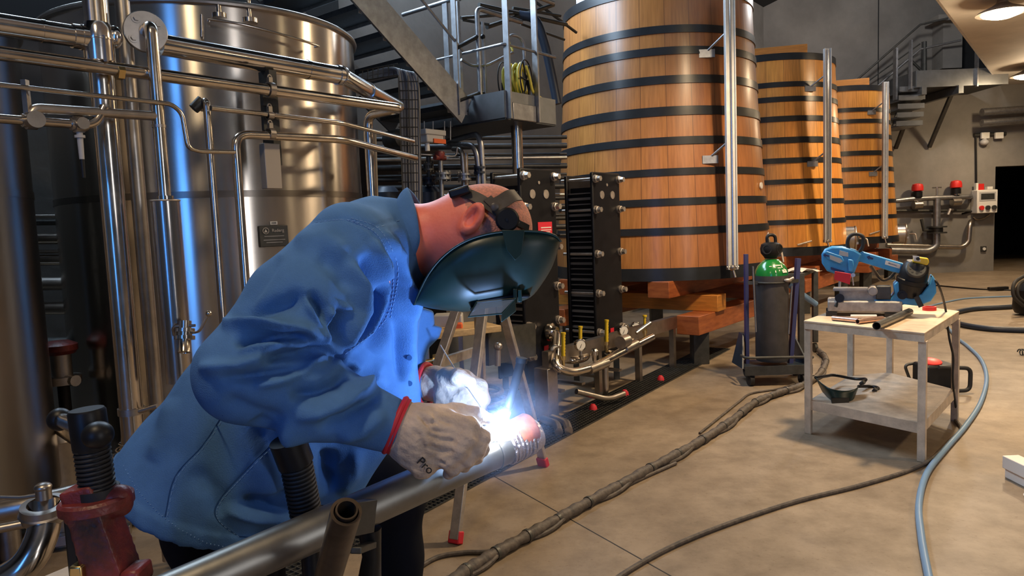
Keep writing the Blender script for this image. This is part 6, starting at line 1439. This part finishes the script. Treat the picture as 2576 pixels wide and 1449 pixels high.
fg_ = [
 [g_(1088, 965, 1.72, .044, .03), g_(1130, 970, 1.70, .044)],
 [g_(1130, 960, 1.69, .030, .012), g_(1170, 955, 1.66, .021), g_(1205, 975, 1.65, .019), g_(1216, 1005, 1.645, .017)],
 [g_(1135, 975, 1.67, .028, .012), g_(1180, 975, 1.64, .020), g_(1208, 1000, 1.63, .018), g_(1205, 1028, 1.63, .016)],
 [g_(1130, 990, 1.66, .026, .012), g_(1170, 998, 1.63, .019), g_(1192, 1020, 1.62, .017), g_(1180, 1040, 1.63, .015)],
 [g_(1115, 1000, 1.66, .024, .012), g_(1150, 1015, 1.63, .018), g_(1165, 1032, 1.62, .016), g_(1150, 1045, 1.63, .014)],
 [g_(1120, 950, 1.66, .024, .012), g_(1155, 948, 1.61, .018), g_(1182, 962, 1.60, .016)],
]
gF = glove('glove', fg_, at(1060, 900, 1.7) - np.array([.03, .16, .2]), at(1250, 900, 1.7) + np.array([.03, .10, .05]), dsp=lambda V, N_: .001*np.sin(V[:, 0]*180 + V[:, 2]*150))
cc2 = at(1072, 968, 1.72); MB().torus(cc2, nrm(at(1130, 970, 1.70) - cc2), .05, .0065, 36, 8).build('red_cuff', 'redtrim', gF)
# --- filler rod and torch
tag(MB().tube([at(1108, 868, 1.66), at(1155, 945, 1.62), at(1236, 1062, 1.50)], .0012, 8).build('filler_rod', 'alu'), 'thin filler rod held in the far glove, pointing at the weld', 'rod')
T = thing('welding_torch', 'black welding torch with a long upright cap held over the weld', 'torch', at(1268, 1050, 1.47))
MB().tube([at(1312, 905, 1.50), at(1278, 1030, 1.48)], [.0105, .0085], 16).cyl(at(1313, 900, 1.50), at(1311, 912, 1.50), .0125).build('back_cap', 'black', T)
MB().tube([at(1278, 1030, 1.48), at(1240, 1058, 1.46), at(1170, 1085, 1.40), at(1120, 1110, 1.39)], .0095, 14, True, .02).build('handle', 'black', T)
MB().lathe([(0, .009), (.03, .008), (.035, .006)], at(1276, 1036, 1.48), at(1266, 1062, 1.47) - at(1276, 1036, 1.48), 20).build('nozzle', 'vicered', T)
# --- mask: deep curved shell hanging before the face
rimp = [(1042, 766), (1058, 728), (1078, 690), (1105, 655), (1140, 625), (1180, 603), (1225, 589), (1275, 582), (1325, 581), (1365, 584), (1395, 592), (1410, 606)]
lowp = [(1042, 766), (1072, 776), (1105, 783), (1140, 787), (1170, 789), (1200, 784), (1240, 778), (1285, 770), (1335, 752), (1366, 715), (1392, 668), (1410, 606)]
n_ = 44
RI = [p[:2] for p in smooth_path([np.array([*p, 0.]) for p in rimp], 4)]; LO = [p[:2] for p in smooth_path([np.array([*p, 0.]) for p in lowp], 4)]
N1 = len(RI); P_ = []; YC = 1.60
for i in range(N1):
    s = i/(N1 - 1); wdt = .125*(math.sin(math.pi*(.10 + .80*s)))**.6
    M_ = 22
    for j in range(M_ + 1):
        ph = math.pi*j/M_; cy = -math.cos(ph); sy_ = math.sin(ph)**.75
        pn = at(*RI[i], YC - wdt); pf_ = pn + np.array([0, 2*wdt, 0]); pb_ = at(*LO[i], YC - wdt*.35)
        base = pn*(1 - j/M_) + pf_*(j/M_); Yq = YC + cy*wdt
        z_ = base[2]*(1 - sy_) + pb_[2]*sy_; x_ = base[0]*(1 - sy_) + pb_[0]*sy_
        P_.append(np.array([x_, Yq, z_]))
W1 = M_ + 1
MK = MB().add(P_, [(i*W1 + j, i*W1 + j + 1, (i + 1)*W1 + j + 1, (i + 1)*W1 + j) for i in range(N1 - 1) for j in range(W1 - 1)]).build('welding_mask', 'mask', body, angle=180)
q = MK.modifiers.new('t', 'SOLIDIFY'); q.thickness = .0035
rim_pts = [P_[i*W1] for i in range(N1)] + [P_[(N1 - 1)*W1 + j] for j in range(W1)]
MB().tube([p + np.array([0, -.001, 0]) for p in rim_pts], .0022, 8).build('shell_edge', 'mask', MK)
# window frame and flip lens under the mask
ym = 1.60
fr_ = MB(); fr_.prism([at(1202, 754, 1.52), at(1296, 740, 1.52), at(1336, 742, 1.52), at(1330, 750, 1.52), at(1296, 750, 1.52), at(1204, 766, 1.52)], np.array([0, .13, 0])).build('window_frame', 'black', MK, bevel=.003)
MB().prism([at(1182, 776, 1.515), at(1205, 766, 1.515), at(1205, 774, 1.515), at(1186, 788, 1.515)], np.array([0, .12, 0])).build('hinge', 'black', MK, bevel=.002)
MB().box(at(1296, 744, 1.512), (.008, .01, .03)).box(at(1308, 744, 1.512), (.008, .01, .026)).build('hinge', 'mask', MK, bevel=.001)
MB().prism([at(1199, 760, 1.50), at(1297, 751, 1.50), at(1262, 789, 1.47), at(1178, 797, 1.47)], np.array([0, .003, -.002])).build('flip_lens', 'lens', MK)
lf = MB(); lf.prism([at(1297, 752, 1.50), at(1262, 789, 1.47), at(1261, 812, 1.47), at(1299, 783, 1.50)], np.array([0, .12, 0])).build('lens_holder', 'hoseblue' if False else 'mask', MK, bevel=.002)
MB().tube([at(1199, 760, 1.499), at(1297, 751, 1.499), at(1262, 789, 1.469), at(1178, 797, 1.469), at(1199, 760, 1.499)], .0018, 6).build('lens_rim', 'mask', MK)
MB().prism([at(1262, 578, 1.475), at(1320, 580, 1.475), at(1312, 640, 1.47), at(1296, 655, 1.468), at(1275, 630, 1.468)], np.array([0, .006, 0])).build('side_bracket', 'mask', MK, bevel=.001)
# --- head harness
def hband(pts, wd, name, mt='strap', off=.004, th=.003):
    """a strap following the skull through picture points, near side"""
    out = []
    from_ = hc
    for x, y in pts:
        r = nrm(ray(x, y)); best = None
        t0 = np.linalg.norm(hc - CAM); 
        o = CAM - hc; A = np.array([HU, HF, HS]); o_ = A @ o; r_ = A @ r; k = np.array([.106, .101, .082]) + off
        aa = ((r_/k)**2).sum(); bb = 2*((o_*r_)/k**2).sum(); c_ = ((o_/k)**2).sum() - 1; D_ = bb*bb - 4*aa*c_
        t = (-bb - math.sqrt(D_))/(2*aa) if D_ > 0 else -bb/(2*aa); out.append(CAM + r*t)
    out = smooth_path(out, 5); m = MB(); P_ = []; n__ = len(out)
    for i, p in enumerate(out):
        T_ = nrm(out[min(i + 1, n__ - 1)] - out[max(i - 1, 0)]); n_ = nrm((p - hc)); s = nrm(np.cross(T_, n_)); w_ = wd(i/(n__ - 1)) if callable(wd) else wd
        P_ += [p - s*w_/2, p + s*w_/2, p + s*w_/2 + n_*th, p - s*w_/2 + n_*th]
    F_ = []
    for i in range(n__ - 1):
        a = i*4; b = a + 4
        for j in range(4): F_.append((a + j, a + (j + 1) % 4, b + (j + 1) % 4, b + j))
    F_ += [(0, 1, 2, 3), ((n__ - 1)*4 + 3, (n__ - 1)*4 + 2, (n__ - 1)*4 + 1, (n__ - 1)*4)]
    return m.add(P_, F_).build(name, mt, MK)
hband([(1128, 489), (1150, 484), (1172, 487), (1205, 501), (1240, 524), (1262, 542)], .026, 'head_band')
hband([(1262, 542), (1290, 556), (1312, 566), (1328, 574)], .014, 'head_band', 'black')
hband([(1238, 520), (1262, 508), (1285, 494), (1302, 492)], .032, 'crown_strap')
hband([(1250, 527), (1280, 535), (1305, 560)], .010, 'head_band', 'strap')
hband([(1226, 500), (1246, 520), (1260, 540)], .022, 'head_band', 'strap', .006)
c = at(1158, 484, 1.56); MB().box(c, (.045, .07, .018), nrm(np.array([.95, 0, .25]))).build('rear_adjuster', 'black', MK, bevel=.004)
kc = at(1275, 553, 1.503)
MB().lathe([(-.02, .012), (-.008, .014), (-.006, .024), (.012, .025), (.016, .021), (.016, .0)], kc, (0.1, -1, .05), 36).cyl(kc - np.array([0, .016, 0]), kc - np.array([0, .0185, 0]), .003).build('pivot_knob', 'black', MK)
c = at(1244, 521, 1.507); MB().lathe([(-.006, .009), (.004, .009), (.006, .006), (.006, 0)], c, (0, -1, 0), 20).build('strap_button', 'strap', MK)

# ================================================================ THE WORK: pipe, supports, vice
pa_, pb_ = at(400, 1508, 1.10), at(1316, 1103, 1.54); pdir = nrm(pb_ - pa_); WP0 = pa_ - pdir*.25
WP1 = at(1240, 1138, 1.505)
T = thing('workpiece_pipe', 'long grey steel tube the welder is working on, running out of the lower corner', 'pipe', at(620, 1400, 1.2))
MB().tube([WP0, WP1], .0365, 48).build('tube', 'weldpipe', T)
W2 = WP1 + nrm(WP1 - WP0)*.075; wd_ = nrm(WP1 - WP0)
MB().lathe([(0, .0365), (.001, .0385), (.004, .0385), (.005, .0372), (.06, .0372)], WP1, wd_, 40, False).build('welded_elbow', 'weldpipe', T)
m = MB()
for k in range(7): m.torus(WP1 + wd_*(.036 + k*.010), wd_ + np.array([.02*math.sin(k*2), 0, .03*math.cos(k)]), .0375 + .0012*math.sin(k*3), .0042, 36, 8)
m.lathe([(.03, .036), (.045, .039), (.07, .038), (.10, .037), (.12, .035)], WP1, wd_, 36, False); m.build('foil_wrap', 'foil', T, angle=70)
MB().lathe([(.06, .033), (.07, .037), (.100, .037), (.106, .033), (.108, .0)], WP1 + up3*.010, nrm(wd_ + np.array([.1, 0, .12])), 40).build('end_cap', 'hot', T)
# arc, its glare shaped into the mesh as an enlarged ball and rays
AC = at(1262, 1082, 1.455)
m = MB(); m.ball(AC, (.036, .018, .024), 24, 14)
for k in range(14):
    t = k*2*math.pi/14; L_ = .030 + .012*math.sin(k*5.1); d = np.array([math.cos(t), -.15, math.sin(t)*.8]); m.tube([AC, AC + d*L_*.6, AC + d*L_], [.006, .0035, .0004], 6)
tag(m.build('welding_arc', 'arc', angle=180), 'blinding white welding arc with its glare rays at the tip of the torch', 'arc')
o = MB().ball(AC + up3*.03, (.17, .17, .17), 28, 18).build('arc_glow_haze', 'arc', angle=180, origin=AC + up3*.03); tag(o, 'thin bluish welding smoke added for the glow round the arc', 'haze', kind='stuff')  # scattering volume added to give the arc a glow
sm = bpy.data.materials.new('haze'); sm.use_nodes = True; nt = sm.node_tree; nt.nodes.remove(nt.nodes['Principled BSDF']); o.data.materials[0] = sm
vs_ = nt.nodes.new('ShaderNodeVolumeScatter'); vs_.inputs['Color'].default_value = (.8, .86, 1, 1); vs_.inputs['Anisotropy'].default_value = .2
tc = nt.nodes.new('ShaderNodeTexCoord'); ln = nt.nodes.new('ShaderNodeVectorMath'); ln.operation = 'LENGTH'; nt.links.new(tc.outputs['Object'], ln.inputs[0])
mr = nt.nodes.new('ShaderNodeMapRange'); mr.inputs['From Min'].default_value = .17; mr.inputs['From Max'].default_value = 0; mr.inputs['To Max'].default_value = .55; nt.links.new(ln.outputs['Value'], mr.inputs[0])
nz = nt.nodes.new('ShaderNodeTexNoise'); nz.inputs['Scale'].default_value = 14; nz.inputs['Detail'].default_value = 3; nt.links.new(tc.outputs['Object'], nz.inputs[0])
m2 = nt.nodes.new('ShaderNodeMapRange'); m2.inputs['From Min'].default_value = .35; m2.inputs['From Max'].default_value = .7; m2.inputs['To Max'].default_value = 1.6; nt.links.new(nz.outputs[0], m2.inputs[0])
mu = nt.nodes.new('ShaderNodeMath'); mu.operation = 'MULTIPLY'; nt.links.new(mr.outputs[0], mu.inputs[0]); nt.links.new(m2.outputs[0], mu.inputs[1]); nt.links.new(mu.outputs[0], vs_.inputs['Density'])
nt.links.new(vs_.outputs[0], nt.nodes['Material Output'].inputs['Volume'])
bpy.data.objects['arc_light'].location = AC + np.array([-.005, -.02, .035])
# tube end standing in front and its stand
T = thing('pipe_stand', 'open-ended brown tube stub of the pipe stand with a dark sleeve and leg', 'stand', np.array([at(870, 1300, 1.1)[0], 1.1, 0]))
a, b = at(812, 1500, 1.16), at(871, 1287, 1.0); d = nrm(b - a)
MB().pipe(a - d*.02, b, .0225, .0045, 36).build('outer_tube', 'brown', T)
MB().pipe(b - d*.10, b + d*.006, .0160, .0025, 32).build('inner_tube', 'brown', T); MB().cyl(b - d*.09, b - d*.085, .0155).build('tube_bottom', 'rubber', T)
MB().tube([a + d*.02, np.array([a[0] - .02, 1.20, .6]), np.array([a[0] - .10, 1.15, .02])], .022, 20, True, .1).build('leg', 'black', T)
MB().tube([at(930, 1330, 1.32), at(935, 1400, 1.32), at(925, 1500, 1.32), np.array([at(925, 1500, 1.32)[0], 1.36, .02])], [.022, .018, .026, .03], 18).build('leg', 'black', T)
MB().beam(at(860, 1310, 1.22), at(935, 1296, 1.30), .02, .06).beam(at(895, 1385, 1.22), at(935, 1370, 1.30), .02, .012).build('bracket', 'darkmetal', T, bevel=.002)
T = thing('stand_screw', 'dark knurled screw column standing behind the pipe before the jacket', 'screw', at(790, 1320, 1.36))
s0_, s1_ = at(780, 1345, 1.36), at(745, 1165, 1.34); MB().tube([s0_, s1_], .0275, 26).build('core', 'black', T)
MB().helix(s0_, s1_, .028, .0085, .0032, 6, 24).build('thread', 'rubber', T)
MB().tube([s1_, at(722, 1105, 1.33)], .034, 24).build('head', 'black', T)
MB().tube([s0_, s0_ - up3*.15, np.array([s0_[0], s0_[1], .02])], .02, 16).build('leg', 'black', T)
# red vice at the lower corner
VY = 1.12
T = thing('pipe_vice', 'worn red pipe vice with black threaded screw on a pale board', 'vice', at(270, 1460, VY))
v0, v1 = at(246, 1232, VY), at(222, 1062, VY); vd = nrm(v1 - v0)
MB().tube([v0 - vd*.02, v0 + vd*(np.linalg.norm(v1 - v0)*.60)], .0235, 26).build('screw_core', 'black', T)
MB().helix(v0 - vd*.01, v0 + vd*(np.linalg.norm(v1 - v0)*.62), .0245, .0072, .0030, 6, 26).build('screw_thread', 'rubber', T)
MB().lathe([(0, .026), (.004, .0275), (.062, .0275), (.066, .025), (.066, 0)], v0 + vd*(np.linalg.norm(v1 - v0)*.60), vd, 32).build('screw_head', 'black', T)
kb = at(246, 1094, VY - .035); kh = at(150, 1055, VY + .10)
MB().tube([kb, kh], .0125, 18).build('tommy_bar', 'pipe', T); MB().ball(kb, (.023, .023, .021), 28, 18).build('bar_knob', 'black', T); MB().ball(kh, (.02, .02, .02), 22, 14).build('bar_knob', 'black', T)
# body: yoke sculpted
def f_v(P):
    c0_ = at(243, 1252, VY); d = cap(P, at(200, 1262, VY), at(290, 1258, VY), .024, .024)
    d = smin(d, cap(P, at(185, 1268, VY), at(185, 1268, VY) - up3*.02, .017, .017), .01); d = smin(d, cap(P, at(302, 1250, VY), at(305, 1272, VY), .017, .017), .01)
    q = P - at(262, 1370, VY).astype(np.float32); 
    X = nrm(at(300, 1449, VY) - at(240, 1260, VY)); A = np.array([X, [0, 1, 0], np.cross(X, [0, 1, 0])], np.float32); w_ = q @ A.T
    b_ = np.maximum.reduce([np.abs(w_[:, 0]) - .105, np.abs(w_[:, 1]) - .030, np.abs(w_[:, 2]) - (.030 + .012*(w_[:, 0] > 0)*0 + .06*w_[:, 0]*.6)])
    return smin(d, b_, .009)
sculpt(f_v, at(150, 1240, VY) - np.array([.03, .07, .24]), at(350, 1240, VY) + np.array([.06, .07, .06]), .004, 'yoke', ['vicered'], T, it=3)
MB().cyl(v0 - vd*.012, v0 + vd*.004, .032).build('collar', 'rubber', T)
MB().lathe([(-.010, .050), (-.008, .055), (.006, .055), (.010, .050)], at(243, 1262, VY), vd, 32).build('collar_plate', 'vicered', T)
MB().box(at(345, 1444, VY - .01), (.03, .05, .03), nrm(at(330, 1430, VY) - at(290, 1435, VY))).build('jaw_foot', 'vicered', T, bevel=.006)
MB().box(at(206, 1400, VY + .03), (.02, .05, .16)).build('jaw_guide', 'black', T, bevel=.004)
MB().box(at(209, 1438, VY - .02), (.02, .04, .035)).build('brass_pad', 'brass', T, bevel=.003)
b0 = at(95, 1462, VY + .02); b1 = at(225, 1402, 1.28)
zb = at(200, 1440, VY)[2] - .012
bd0 = fl(70, 1465, zb); bd1 = fl(225, 1400, zb); dd = nrm(bd1 - bd0); nn4 = np.cross(dd, up3)
tag(MB().prism([bd0 - dd*.2, bd1, bd1 + nn4*.22, bd0 - dd*.2 + nn4*.30], -up3*.03).build('vice_board', 'benchtop', bevel=.003), 'pale wooden board under the red vice', 'board')
q = (bd0 + bd1)/2 + nn4*.1; T = thing('vice_trestle', 'dark trestle carrying the board of the red vice', 'trestle', (q[0], q[1], 0))
for s in (-1, 1):
    for s2 in (-1, 1): MB().tube([(q[0] + s*.05, q[1] + s2*.05, zb - .03), (q[0] + s*.16, q[1] + s2*.16, .0)], .018, 14).build('leg', 'black', T)
